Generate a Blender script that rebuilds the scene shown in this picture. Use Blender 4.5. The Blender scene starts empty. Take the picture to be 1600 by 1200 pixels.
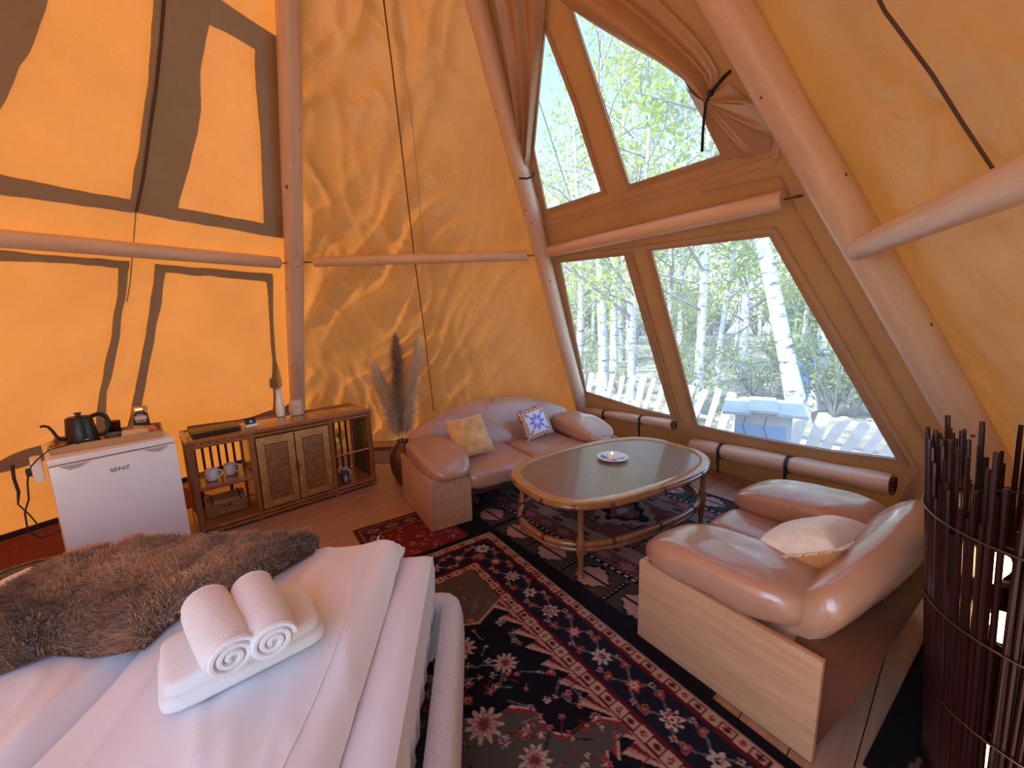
import bpy, bmesh, math, random
import numpy as np
from mathutils import Vector, Matrix, noise, geometry
PI = math.pi
rnd = random.Random(7)
scene = bpy.context.scene
COL = scene.collection

# ------------------------------------------------------------------ camera
CAMH, FPX, PITCH, ROLL = 1.55, 631.78, math.radians(9.4468), math.radians(-1.4963)
cam_d = bpy.data.cameras.new('camera'); cam = bpy.data.objects.new('camera', cam_d); COL.objects.link(cam)
cam_d.sensor_width = 36; cam_d.lens = FPX/1600*36; cam_d.clip_start = 0.02; cam_d.clip_end = 300
cam.matrix_world = Matrix.Translation((0, 0, CAMH)) @ Matrix.Rotation(PI/2-PITCH, 4, 'X') @ Matrix.Rotation(ROLL, 4, 'Z')
scene.camera = cam
# ------------------------------------------------------------------ sky, sun, exposure
SUN_AZ, SUN_EL = math.radians(-112), math.radians(45)
world = bpy.data.worlds.new('sky'); scene.world = world; world.use_nodes = True
wn = world.node_tree; bg = wn.nodes['Background']
sky = wn.nodes.new('ShaderNodeTexSky'); sky.sky_type = 'NISHITA'; sky.sun_disc = False
sky.sun_elevation = SUN_EL; sky.sun_rotation = SUN_AZ; sky.air_density = 1.0; sky.dust_density = 0.6; sky.ozone_density = 2.0
wn.links.new(sky.outputs[0], bg.inputs[0]); bg.inputs[1].default_value = 0.85
sd = bpy.data.lights.new('sun', 'SUN'); sd.energy = 8.5; sd.angle = math.radians(0.6); sd.color = (1.0, 0.97, 0.92)
sun = bpy.data.objects.new('sun', sd); COL.objects.link(sun)
sdir = Vector((math.sin(SUN_AZ)*math.cos(SUN_EL), math.cos(SUN_AZ)*math.cos(SUN_EL), math.sin(SUN_EL)))
sun.rotation_euler = sdir.to_track_quat('Z', 'Y').to_euler(); sun.location = sdir*30
vs = scene.view_settings; vs.view_transform = 'Standard'; vs.look = 'None'; vs.gamma = 1; vs.use_curve_mapping = False
vs.exposure = 0.02

# ------------------------------------------------------------------ pixel -> space helpers (photo frame 1600x1200)
def ray(x, y):
    a = (x-800)/FPX; b = -(y-600)/FPX; c, s = math.cos(ROLL), math.sin(ROLL)
    a, b = c*a-s*b, s*a+c*b
    return Vector((a, math.cos(PITCH)+b*math.sin(PITCH), b*math.cos(PITCH)-math.sin(PITCH)))
EYE = Vector((0, 0, CAMH))
def at_z(x, y, z):
    r = ray(x, y); return EYE + r*((z-CAMH)/r.z)
def at_plane(x, y, p, n):
    r = ray(x, y); return EYE + r*((p-EYE).dot(n)/r.dot(n))

# ------------------------------------------------------------------ materials
def new_mat(name):
    m = bpy.data.materials.new(name); m.use_nodes = True
    nt = m.node_tree; nt.nodes.clear()
    out = nt.nodes.new('ShaderNodeOutputMaterial')
    return m, nt, out
def coords(nt, scale=(1, 1, 1), rot=(0, 0, 0), kind='Object'):
    tc = nt.nodes.new('ShaderNodeTexCoord'); mp = nt.nodes.new('ShaderNodeMapping')
    mp.inputs['Scale'].default_value = scale; mp.inputs['Rotation'].default_value = rot
    nt.links.new(tc.outputs[kind], mp.inputs[0]); return mp.outputs[0]
def tex_noise(nt, co, scale, detail=4, rough=0.55, dist=0):
    n = nt.nodes.new('ShaderNodeTexNoise'); n.inputs['Scale'].default_value = scale; n.inputs['Detail'].default_value = detail
    n.inputs['Roughness'].default_value = rough; n.inputs['Distortion'].default_value = dist
    nt.links.new(co, n.inputs['Vector']); return n.outputs['Fac']
def ramp(nt, fac, stops):
    r = nt.nodes.new('ShaderNodeValToRGB'); e = r.color_ramp.elements
    while len(e) < len(stops): e.new(0.5)
    for i, (p, c) in enumerate(stops): e[i].position = p; e[i].color = (*c, 1)
    nt.links.new(fac, r.inputs[0]); return r.outputs[0]
def bumpn(nt, h, strength, dist):
    b = nt.nodes.new('ShaderNodeBump'); b.inputs['Strength'].default_value = strength; b.inputs['Distance'].default_value = dist
    nt.links.new(h, b.inputs['Height']); return b.outputs[0]
def pbr(name, c1, c2=None, rough=0.5, nscale=6, bump=0, bscale=60, bdist=0.004, metal=0, coat=0, sheen=0, spec=0.5,
        stretch=(1, 1, 1), trans=0, emit=None, estr=0, lo=0.35, hi=0.65, sub=0, attr=None, alpha=None):
    m, nt, out = new_mat(name)
    p = nt.nodes.new('ShaderNodeBsdfPrincipled'); nt.links.new(p.outputs[0], out.inputs[0])
    p.inputs['Roughness'].default_value = rough; p.inputs['Metallic'].default_value = metal
    p.inputs['Coat Weight'].default_value = coat; p.inputs['Coat Roughness'].default_value = 0.1
    p.inputs['Sheen Weight'].default_value = sheen; p.inputs['Specular IOR Level'].default_value = spec
    p.inputs['Transmission Weight'].default_value = trans
    co = coords(nt, stretch)
    if attr:
        a = nt.nodes.new('ShaderNodeAttribute'); a.attribute_name = attr
        nt.links.new(a.outputs['Color'], p.inputs['Base Color'])
    elif c2 is not None:
        nt.links.new(ramp(nt, tex_noise(nt, co, nscale), [(lo, c1), (hi, c2)]), p.inputs['Base Color'])
    else: p.inputs['Base Color'].default_value = (*c1, 1)
    if bump: nt.links.new(bumpn(nt, tex_noise(nt, co, bscale, 5), bump, bdist), p.inputs['Normal'])
    if emit: p.inputs['Emission Color'].default_value = (*emit, 1); p.inputs['Emission Strength'].default_value = estr
    return m
def wood(name, c1, c2, axis=0, scale=5, rough=0.45, coat=0, bump=0.15, ratio=14):
    m, nt, out = new_mat(name)
    p = nt.nodes.new('ShaderNodeBsdfPrincipled'); nt.links.new(p.outputs[0], out.inputs[0])
    st = [ratio, ratio, ratio]; st[axis] = 1.0
    co = coords(nt, tuple(st)); f = tex_noise(nt, co, scale, 6, 0.6, 0.6)
    nt.links.new(ramp(nt, f, [(0.3, c1), (0.7, c2)]), p.inputs['Base Color'])
    p.inputs['Roughness'].default_value = rough; p.inputs['Coat Weight'].default_value = coat
    if bump: nt.links.new(bumpn(nt, f, bump, 0.003), p.inputs['Normal'])
    return m
def canvas_mat(name, dif, tra, mix, bump=0.3, creased=False):
    m, nt, out = new_mat(name)
    d = nt.nodes.new('ShaderNodeBsdfDiffuse'); t = nt.nodes.new('ShaderNodeBsdfTranslucent'); mx = nt.nodes.new('ShaderNodeMixShader')
    co = coords(nt); f = tex_noise(nt, co, 2.2, 5); fb = tex_noise(nt, co, 9, 6, 0.6, 1.2)
    nt.links.new(ramp(nt, f, [(0.3, tuple(v*0.9 for v in dif)), (0.7, tuple(min(1, v*1.08) for v in dif))]), d.inputs[0])
    nt.links.new(ramp(nt, f, [(0.3, tuple(v*0.93 for v in tra)), (0.7, tuple(min(1, v*1.06) for v in tra))]), t.inputs[0])
    nm = bumpn(nt, fb, bump, 0.02)
    if creased:
        rn = nt.nodes.new('ShaderNodeTexNoise'); rn.noise_type = 'RIDGED_MULTIFRACTAL'; rn.inputs['Scale'].default_value = 1.6; rn.inputs['Detail'].default_value = 2.5
        rn.inputs['Roughness'].default_value = 0.55; rn.inputs['Distortion'].default_value = 0.9
        nt.links.new(coords(nt, (1, 1, 0.6), (0.4, 0.7, 0.2)), rn.inputs['Vector'])
        b2 = nt.nodes.new('ShaderNodeBump'); b2.inputs['Strength'].default_value = 0.55; b2.inputs['Distance'].default_value = 0.035
        nt.links.new(rn.outputs['Fac'], b2.inputs['Height']); nt.links.new(nm, b2.inputs['Normal']); nm = b2.outputs[0]
    nt.links.new(nm, d.inputs['Normal']); nt.links.new(nm, t.inputs['Normal'])
    mx.inputs[0].default_value = mix
    nt.links.new(d.outputs[0], mx.inputs[1]); nt.links.new(t.outputs[0], mx.inputs[2])
    # faint sheen of the coated cotton
    g = nt.nodes.new('ShaderNodeBsdfGlossy'); g.inputs['Roughness'].default_value = 0.36; g.inputs[0].default_value = (1, 0.9, 0.75, 1)
    nt.links.new(nm, g.inputs['Normal'])
    m2 = nt.nodes.new('ShaderNodeMixShader'); m2.inputs[0].default_value = 0.09
    nt.links.new(mx.outputs[0], m2.inputs[1]); nt.links.new(g.outputs[0], m2.inputs[2])
    nt.links.new(m2.outputs[0], out.inputs[0])
    return m
def pane_mat():
    m, nt, out = new_mat('clear_vinyl')
    tr = nt.nodes.new('ShaderNodeBsdfTransparent'); tr.inputs[0].default_value = (0.86, 0.91, 0.94, 1)
    tl = nt.nodes.new('ShaderNodeBsdfTranslucent'); tl.inputs[0].default_value = (0.95, 0.97, 1, 1)
    gl = nt.nodes.new('ShaderNodeBsdfGlossy'); gl.inputs['Roughness'].default_value = 0.08
    co = coords(nt, (3, 30, 30), (0.3, 0.5, 0.7)); f = tex_noise(nt, co, 2.5, 3, 0.7, 1.5)
    sc = ramp(nt, f, [(0.60, (0.05,)*3), (0.72, (0.19,)*3)])
    a = nt.nodes.new('ShaderNodeMixShader'); b = nt.nodes.new('ShaderNodeMixShader'); b.inputs[0].default_value = 0.04
    nt.links.new(sc, a.inputs[0]); nt.links.new(tr.outputs[0], a.inputs[1]); nt.links.new(tl.outputs[0], a.inputs[2])
    nt.links.new(a.outputs[0], b.inputs[1]); nt.links.new(gl.outputs[0], b.inputs[2]); nt.links.new(b.outputs[0], out.inputs[0])
    return m
def glass_mat(name, tint=(0.95, 0.97, 0.96)):
    m, nt, out = new_mat(name)
    tr = nt.nodes.new('ShaderNodeBsdfTransparent'); tr.inputs[0].default_value = (*tint, 1)
    gl = nt.nodes.new('ShaderNodeBsdfGlossy'); gl.inputs['Roughness'].default_value = 0.03
    lw = nt.nodes.new('ShaderNodeLayerWeight'); lw.inputs[0].default_value = 0.5; pw_ = nt.nodes.new('ShaderNodeMath'); pw_.operation = 'POWER'; pw_.inputs[1].default_value = 3.0; nt.links.new(lw.outputs['Facing'], pw_.inputs[0]); fr = nt.nodes.new('ShaderNodeMath'); fr.operation = 'MULTIPLY_ADD'; fr.inputs[1].default_value = 0.6; fr.inputs[2].default_value = 0.07; nt.links.new(pw_.outputs[0], fr.inputs[0])
    a = nt.nodes.new('ShaderNodeMixShader'); nt.links.new(fr.outputs[0], a.inputs[0])
    nt.links.new(tr.outputs[0], a.inputs[1]); nt.links.new(gl.outputs[0], a.inputs[2]); nt.links.new(a.outputs[0], out.inputs[0])
    return m
TAN = (0.52, 0.35, 0.21); ORANGE = (0.88, 0.26, 0.03)
M = {}
M['canvas'] = canvas_mat('tan_canvas', TAN, ORANGE, 0.17, 0.25)
M['canvas_wrinkled'] = canvas_mat('tan_canvas_wrinkled', TAN, ORANGE, 0.17, 0.3, True)
M['canvas_double'] = canvas_mat('doubled_canvas', (0.40, 0.30, 0.175), ORANGE, 0.03, 0.2)
M['canvas_in'] = canvas_mat('inner_canvas', (0.47, 0.30, 0.175), ORANGE, 0.06, 0.2)
M['canvas_trim'] = canvas_mat('pale_canvas_tape', (0.56, 0.38, 0.24), ORANGE, 0.05, 0.1)
M['seam'] = pbr('seam_thread', (0.10, 0.06, 0.03), rough=0.8)
M['pane'] = pane_mat()
M['glass'] = glass_mat('clear_glass')
M['pole'] = wood('peeled_pine', (0.66, 0.49, 0.37), (0.80, 0.63, 0.49), 2, 2.0, 0.42, 0.15, 0.1, 9)
M['beam'] = wood('planed_pine', (0.66, 0.46, 0.32), (0.78, 0.58, 0.42), 0, 2.0, 0.45, 0.1, 0.1, 12)
M['knot'] = pbr('wood_knot', (0.20, 0.10, 0.05), rough=0.6)
M['black'] = pbr('black_strap', (0.012, 0.012, 0.018), rough=0.6)
M['metal'] = pbr('dark_steel', (0.16, 0.14, 0.12), rough=0.4, metal=1)
M['floor'] = wood('floor_oak', (0.36, 0.22, 0.145), (0.48, 0.31, 0.21), 0, 3.0, 0.4, 0.1, 0.1, 10)
M['leather'] = pbr('brown_leather', (0.39, 0.21, 0.135), (0.47, 0.265, 0.175), rough=0.33, nscale=3, bump=0.35, bscale=7, bdist=0.03, coat=0.55, spec=0.9)
M['leather_dark'] = pbr('dark_brown_leather', (0.075, 0.028, 0.016), (0.11, 0.042, 0.022), rough=0.38, nscale=3, bump=0.2, bscale=12, bdist=0.01)
M['travertine'] = wood('pale_veneer', (0.46, 0.26, 0.14), (0.60, 0.37, 0.22), 1, 2.5, 0.4, 0.15, 0.06, 9)
M['rattan'] = wood('rattan_pole', (0.20, 0.078, 0.028), (0.31, 0.13, 0.05), 2, 3, 0.2, 0.7, 0.05, 4)
M['rattan_rim'] = wood('rattan_rim', (0.36, 0.17, 0.06), (0.50, 0.25, 0.10), 2, 3, 0.25, 0.5, 0.05, 4)
M['cabwood'] = wood('cabinet_top', (0.24, 0.095, 0.035), (0.34, 0.145, 0.055), 0, 4, 0.18, 0.6, 0.03, 12)
M['weave'] = pbr('woven_cane', (0.17, 0.07, 0.024), (0.36, 0.18, 0.07), rough=0.45, nscale=55, lo=0.4, hi=0.6)
M['cane_frame'] = pbr('wrapped_cane', (0.33, 0.17, 0.06), (0.48, 0.27, 0.11), rough=0.4, nscale=25, bump=0.3, bscale=120)
M['slat'] = pbr('dark_slat', (0.045, 0.014, 0.006), (0.08, 0.028, 0.012), rough=0.4)
M['white_enamel'] = pbr('white_enamel', (0.80, 0.80, 0.82), rough=0.28, coat=0.2)
M['grey_plastic'] = pbr('grey_plastic', (0.42, 0.41, 0.42), rough=0.4)
M['ink'] = pbr('black_ink', (0.01, 0.01, 0.01), rough=0.5)
M['kettle'] = pbr('matt_black_steel', (0.012, 0.012, 0.012), rough=0.38)
M['tray'] = wood('tray_wood', (0.40, 0.21, 0.09), (0.54, 0.31, 0.15), 0, 4, 0.45, 0, 0.05, 12)
M['linen'] = pbr('white_linen', (0.80, 0.79, 0.80), rough=0.75, bump=0.12, bscale=7, bdist=0.02, sheen=0.2)
M['sheet'] = pbr('white_sheet', (0.78, 0.78, 0.82), rough=0.7, bump=0.1, bscale=9, bdist=0.01)
M['towel'] = pbr('white_terry', (0.80, 0.77, 0.73), rough=0.95, bump=0.7, bscale=260, bdist=0.004, sheen=0.5)
M['boucle'] = pbr('ivory_boucle', (0.62, 0.60, 0.62), (0.72, 0.70, 0.71), rough=0.95, nscale=90, bump=0.9, bscale=130, bdist=0.006, sheen=0.3)
M['ceramic'] = pbr('white_ceramic', (0.82, 0.80, 0.77), rough=0.2, coat=0.4)
M['stone'] = pbr('beige_stoneware', (0.55, 0.44, 0.34), (0.66, 0.54, 0.42), rough=0.3, nscale=9, coat=0.3)
M['brownpot'] = pbr('brown_glazed_pot', (0.07, 0.022, 0.012), (0.12, 0.04, 0.02), rough=0.25, coat=0.5)
M['gold_lid'] = pbr('gold_lid', (0.75, 0.55, 0.25), rough=0.25, metal=1)
M['coffee'] = pbr('coffee_jar_glass', (0.03, 0.012, 0.006), rough=0.12, coat=0.6)
M['paper_red'] = pbr('red_sachet', (0.62, 0.17, 0.10), rough=0.5)
M['paper_cream'] = pbr('cream_sachet', (0.70, 0.52, 0.30), rough=0.5)
M['paper_gold'] = pbr('golden_sachet', (0.55, 0.38, 0.10), rough=0.4)
M['whiteprint'] = pbr('white_print', (0.75, 0.73, 0.70), rough=0.5)
M['blackleather'] = pbr('black_leather', (0.014, 0.013, 0.011), rough=0.32, bump=0.2, bscale=200, bdist=0.001)
M['goldprint'] = pbr('gold_stamp', (0.30, 0.20, 0.06), rough=0.4, metal=0.6)
M['velvet'] = pbr('gold_velvet', (0.48, 0.24, 0.055), (0.66, 0.37, 0.10), rough=0.55, nscale=14, bump=0.35, bscale=25, bdist=0.008, sheen=0.8)
M['fringe'] = pbr('ivory_silk', (0.74, 0.68, 0.56), (0.84, 0.79, 0.70), rough=0.4, nscale=18, bump=0.45, bscale=30, bdist=0.006, sheen=0.4)
M['rust'] = pbr('rust_velvet', (0.52, 0.21, 0.05), (0.62, 0.28, 0.08), rough=0.6, sheen=0.6)
M['vcol'] = pbr('dyed_wool', (1, 1, 1), rough=0.95, attr='Col', bump=0.4, bscale=220, bdist=0.003, spec=0.1)
M['vcol_smooth'] = pbr('printed_surface', (1, 1, 1), rough=0.35, attr='Col', coat=0.2)
M['fur'] = pbr('fur_strand', (1, 1, 1), rough=0.6, attr='Col', spec=0.3, sheen=0.4)
M['hide'] = pbr('fur_hide', (0.12, 0.06, 0.03), rough=0.9)
M['plume_cream'] = pbr('cream_plume', (0.78, 0.62, 0.45), (0.88, 0.74, 0.57), rough=0.8, nscale=20)
M['plume_mauve'] = pbr('mauve_plume', (0.30, 0.20, 0.16), (0.40, 0.28, 0.23), rough=0.8, nscale=20)
M['dried'] = pbr('dried_fern', (0.22, 0.14, 0.05), (0.32, 0.21, 0.08), rough=0.7)
M['stick'] = pbr('dark_red_stick', (0.012, 0.003, 0.004), (0.034, 0.006, 0.006), rough=0.3, nscale=8, coat=0.25)
M['bulb'] = pbr('lit_bulb', (1, 0.8, 0.5), rough=0.3, emit=(1.0, 0.62, 0.25), estr=9)
M['candle'] = pbr('candle_wax', (0.84, 0.80, 0.76), rough=0.5)
M['flame'] = pbr('led_flame', (0.9, 1, 0.4), rough=0.4, emit=(0.85, 1.0, 0.35), estr=1.5)
M['basket'] = pbr('seagrass', (0.12, 0.075, 0.035), (0.24, 0.16, 0.085), rough=0.8, nscale=60, bump=0.3, bscale=150)
M['redfelt'] = pbr('red_felt', (0.12, 0.016, 0.012), (0.17, 0.024, 0.016), rough=0.95, nscale=30)
M['greyfelt'] = pbr('grey_felt', (0.24, 0.17, 0.16), rough=0.95)
M['mud'] = pbr('brown_mud_flap', (0.055, 0.022, 0.012), rough=0.8)
M['chest'] = wood('chest_wood', (0.30, 0.15, 0.05), (0.48, 0.27, 0.10), 0, 5, 0.4, 0.1, 0.2, 8)
M['iron'] = pbr('rusty_iron', (0.06, 0.03, 0.02), rough=0.6)
# outdoors
M['bark'] = pbr('birch_bark', (0.11, 0.10, 0.10), (0.62, 0.61, 0.60), rough=0.7, nscale=3.5, stretch=(1, 1, 3.5), lo=0.33, hi=0.46, bump=0.3, bscale=12)
M['twig'] = pbr('grey_twig', (0.26, 0.22, 0.19), (0.42, 0.37, 0.33), rough=0.8)
def leaf_mat(name, c1, c2):
    m, nt, out = new_mat(name)
    d = nt.nodes.new('ShaderNodeBsdfDiffuse'); t = nt.nodes.new('ShaderNodeBsdfTranslucent'); mx = nt.nodes.new('ShaderNodeMixShader'); mx.inputs[0].default_value = 0.45
    c = ramp(nt, tex_noise(nt, coords(nt), 1.6), [(0.35, c1), (0.65, c2)])
    nt.links.new(c, d.inputs[0]); nt.links.new(c, t.inputs[0])
    nt.links.new(d.outputs[0], mx.inputs[1]); nt.links.new(t.outputs[0], mx.inputs[2]); nt.links.new(mx.outputs[0], out.inputs[0]); return m
M['leaf'] = leaf_mat('birch_leaf', (0.34, 0.42, 0.07), (0.56, 0.62, 0.16))
M['leaf2'] = leaf_mat('shrub_leaf', (0.24, 0.30, 0.09), (0.44, 0.48, 0.19))
M['ground'] = pbr('forest_litter', (0.20, 0.16, 0.09), (0.60, 0.52, 0.39), rough=0.95, nscale=2.2, lo=0.3, hi=0.7, bump=0.6, bscale=6, bdist=0.08)
M['stake'] = pbr('raw_stake', (0.74, 0.62, 0.54), (0.86, 0.78, 0.70), rough=0.8, nscale=8)
M['box'] = pbr('pale_box_wood', (0.50, 0.50, 0.47), (0.62, 0.61, 0.56), rough=0.7, nscale=6)
M['bluebox'] = pbr('plain_blue', (0.30, 0.46, 0.72), rough=0.5)
M['bluebarrel'] = pbr('blue_plastic', (0.10, 0.18, 0.34), rough=0.4)

# ------------------------------------------------------------------ mesh helpers
class MB:
    def __init__(s): s.v = []; s.f = []; s.c = []
    def add(s, vs, fs):
        o = len(s.v); s.v += [tuple(p) for p in vs]; s.f += [tuple(i+o for i in f) for f in fs]; return s
    def box(s, c, d, bev=0, rot=None):
        bm = bmesh.new(); bmesh.ops.create_cube(bm, size=1); bmesh.ops.scale(bm, vec=d, verts=bm.verts)
        if bev: bmesh.ops.bevel(bm, geom=bm.edges[:], offset=bev, segments=2, profile=0.6, affect='EDGES')
        m = Matrix.Translation(c) @ (rot.to_4x4() if rot else Matrix())
        s.add([m @ v.co for v in bm.verts], [[v.index for v in f.verts] for f in bm.faces]); bm.free(); return s
    def tube(s, pts, r, n=8, closed=False, cap=True):
        pts = [Vector(p) for p in pts]; m = len(pts); rs = r if isinstance(r, (list, tuple)) else [r]*m
        rings = []; up = None; vs = []
        for i, p in enumerate(pts):
            a = pts[(i-1) % m] if (closed or i > 0) else p; b = pts[(i+1) % m] if (closed or i < m-1) else p
            t = (b-a); t = t.normalized() if t.length > 1e-9 else Vector((0, 0, 1))
            if up is None: up = Vector((0, 0, 1)) if abs(t.z) < 0.9 else Vector((1, 0, 0))
            x = up.cross(t)
            if x.length < 1e-5: x = Vector((1, 0, 0)).cross(t)
            x.normalize(); y = t.cross(x); up = y
            for k in range(n):
                q = 2*PI*k/n; vs.append(p+x*(rs[i]*math.cos(q))+y*(rs[i]*math.sin(q)))
        fs = []
        for i in range(m if closed else m-1):
            j = (i+1) % m
            for k in range(n): fs.append((i*n+k, i*n+(k+1) % n, j*n+(k+1) % n, j*n+k))
        if cap and not closed: fs.append(tuple(reversed(range(n)))); fs.append(tuple(range((m-1)*n, m*n)))
        return s.add(vs, fs)
    def lathe(s, prof, n=24, c=(0, 0, 0), cap=True):
        vs = []; fs = []
        for r, z in prof:
            for k in range(n): a = 2*PI*k/n; vs.append((c[0]+r*math.cos(a), c[1]+r*math.sin(a), c[2]+z))
        for i in range(len(prof)-1):
            for k in range(n): fs.append((i*n+k, i*n+(k+1) % n, (i+1)*n+(k+1) % n, (i+1)*n+k))
        if cap: fs.append(tuple(reversed(range(n)))); fs.append(tuple(range((len(prof)-1)*n, len(prof)*n)))
        return s.add(vs, fs)
    def prism(s, poly, vec):
        # poly: list of 3D points (planar), extruded by vec
        n = len(poly); P = [Vector(p) for p in poly]; v = Vector(vec)
        tri = geometry.tessellate_polygon([P])
        vs = P+[p+v for p in P]; fs = [tuple(t) for t in tri]+[tuple(i+n for i in reversed(t)) for t in tri]
        fs += [(i, i+n, (i+1) % n+n, (i+1) % n) for i in range(n)]
        return s.add(vs, fs)
    def grid(s, fn, nu, nv):
        vs = [fn(i/nu, j/nv) for j in range(nv+1) for i in range(nu+1)]
        fs = [(j*(nu+1)+i, j*(nu+1)+i+1, (j+1)*(nu+1)+i+1, (j+1)*(nu+1)+i) for j in range(nv) for i in range(nu)]
        return s.add(vs, fs)
    def build(s, name, mat, parent=None, smooth=True, fix=True, ang=40):
        me = bpy.data.meshes.new(name); me.from_pydata(s.v, [], s.f); me.validate()
        if fix:
            bm = bmesh.new(); bm.from_mesh(me); bmesh.ops.recalc_face_normals(bm, faces=bm.faces); bm.to_mesh(me); bm.free()
        return link(name, me, mat, parent, smooth, ang)
def link(name, me, mat, parent=None, smooth=True, ang=40):
    me.materials.append(M[mat] if isinstance(mat, str) else mat)
    if smooth:
        me.polygons.foreach_set('use_smooth', [True]*len(me.polygons)); me.set_sharp_from_angle(angle=math.radians(ang))
    o = bpy.data.objects.new(name, me); COL.objects.link(o)
    if parent: o.parent = parent
    return o
def tag(o, label=None, cat=None, group=None, kind=None):
    if label: o['label'] = label
    if cat: o['category'] = cat
    if group: o['group'] = group
    if kind: o['kind'] = kind
    return o
def thing(name, label, cat, loc=(0, 0, 0), rotz=0, group=None):
    o = bpy.data.objects.new(name, None); COL.objects.link(o); o.empty_display_size = 0.1
    o.location = loc; o.rotation_euler = (0, 0, rotz); return tag(o, label, cat, group)
def copy_part(o, parent, loc=None, name=None):
    c = o.copy(); COL.objects.link(c); c.parent = parent
    if loc is not None: c.location = loc
    return c
def copy_tree(o, parent=None):
    c = o.copy(); COL.objects.link(c); c.parent = parent
    for ch in o.children: copy_tree(ch, c)
    return c
def colour(o, cols):
    me = o.data; a = me.color_attributes.new('Col', 'FLOAT_COLOR', 'POINT')
    a.data.foreach_set('color', np.concatenate([cols, np.ones((len(cols), 1))], 1).astype(np.float32).ravel())
def nz(x, y, z=0): return noise.noise(Vector((x, y, z)))
def text_mesh(name, txt, size, mat, parent, mw, extrude=0.0005):
    cu = bpy.data.curves.new(name, 'FONT'); cu.body = txt; cu.size = size; cu.extrude = extrude; cu.align_x = 'CENTER'; cu.align_y = 'CENTER'
    t = bpy.data.objects.new(name, cu); COL.objects.link(t)
    bpy.context.view_layer.update()
    me = bpy.data.meshes.new_from_object(t.evaluated_get(bpy.context.evaluated_depsgraph_get()))
    bpy.data.objects.remove(t); bpy.data.curves.remove(cu)
    o = link(name, me, mat, parent, False); o.matrix_local = mw; return o

# ================================================================== THE TENT
C0 = Vector((-0.654, 1.83)); RB = 3.7144; HA = 4.958; PH = math.radians(-33.7238)
APEX = Vector((C0.x, C0.y, HA))
def base(k):
    a = PH+k*PI/3; return Vector((C0.x+RB*math.sin(a), C0.y+RB*math.cos(a), 0))
def pole_pt(k, z):
    b = base(k); return b.lerp(APEX, z/HA)
class Wall:                                  # canvas skin: the same pyramid, one pole radius further out
    def __init__(s, k, off=0.103):
        g = (RB+off)/RB; cc = Vector((C0.x, C0.y, 0)); ap = Vector((C0.x, C0.y, HA*g))
        a, b = cc+(base(k)-cc)*g, cc+(base(k+1)-cc)*g
        s.u = (b-a).normalized(); mid = (a+b)/2
        n = s.u.cross((ap-mid).normalized()); cen = Vector((C0.x, C0.y, 1))
        if n.dot(mid-cen) < 0: n = -n
        s.n = n.normalized(); s.vv = (ap-mid).normalized(); s.len = (b-a).length; s.h = (ap-mid).length
        s.o = mid
    def P(s, u, v, inw=0): return s.o+s.u*u+s.vv*v-s.n*inw
    def pix(s, x, y, inw=0):
        p = at_plane(x, y, s.o-s.n*inw, s.n); d = p-s.o; return (d.dot(s.u), d.dot(s.vv))
    def pixP(s, x, y, inw=0): return at_plane(x, y, s.o-s.n*inw, s.n)
WL, WB, WW, WR, WF, WS = [Wall(k) for k in (-1, 0, 1, 2, 3, 4)]
def inside(p, poly):
    c = False; n = len(poly)
    for i in range(n):
        a, b = poly[i], poly[(i+1) % n]
        if (a[1] > p[1]) != (b[1] > p[1]) and p[0] < (b[0]-a[0])*(p[1]-a[1])/(b[1]-a[1])+a[0]: c = not c
    return c
def canvas_wall(name, W, mat, disp, step=0.05, holes=()):
    ex = W.len/2*(1+0.15/W.h)+0.004; outer = [(-ex, -0.15), (ex, -0.15), (0.01, W.h), (-0.01, W.h)]
    pts = []; edges = []
    def ring(poly, dens):
        st = len(pts); n = len(poly)
        for i in range(n):
            a, b = Vector(poly[i]), Vector(poly[(i+1) % n]); m = max(1, int((b-a).length/dens))
            for j in range(m): pts.append(a.lerp(b, j/m))
        e = len(pts)
        for i in range(st, e): edges.append((i, i+1 if i+1 < e else st))
    ring(outer, step)
    for hpoly in holes: ring(hpoly, step)
    v = -0.15+step
    while v < W.h-step:
        half = (W.len/2)*(1-v/W.h)-step*0.6
        u = -half
        while u < half:
            p = (u+rnd.uniform(-.2, .2)*step, v+rnd.uniform(-.2, .2)*step)
            if not any(inside(p, hp) for hp in holes): pts.append(Vector(p))
            u += step
        v += step
    r = geometry.delaunay_2d_cdt(pts, edges, [], 0, 1e-5)
    vs, fs = r[0], r[2]
    keep = []
    for f in fs:
        c = sum((vs[i] for i in f), Vector((0, 0)))/len(f)
        if inside(c, outer) and not any(inside(c, hp) for hp in holes): keep.append(tuple(f))
    me = bpy.data.meshes.new(name); me.from_pydata([W.P(p.x, p.y, -disp(p.x, p.y)*max(0, min(1, (W.len/2*(1-p.y/W.h)-abs(p.x))/0.15))) for p in vs], [], keep)
    o = link(name, me, mat, None, True, 180); o['kind'] = 'structure'; return o
def ridge(x): return (1-abs(x)*2.2)
def d_left(u, v): return 0.010*nz(u*1.2+3, v*0.8)+0.004*nz(u*4, v*3)
def crease(a, b, fa, fb, seed, k=7.0):      # long sharp folds: bright where |noise| crosses zero
    wx = 0.35*nz(a*1.1, b*0.9, seed+40)
    return math.exp(-k*abs(nz((a+wx)*fa, b*fb, seed)))
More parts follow.
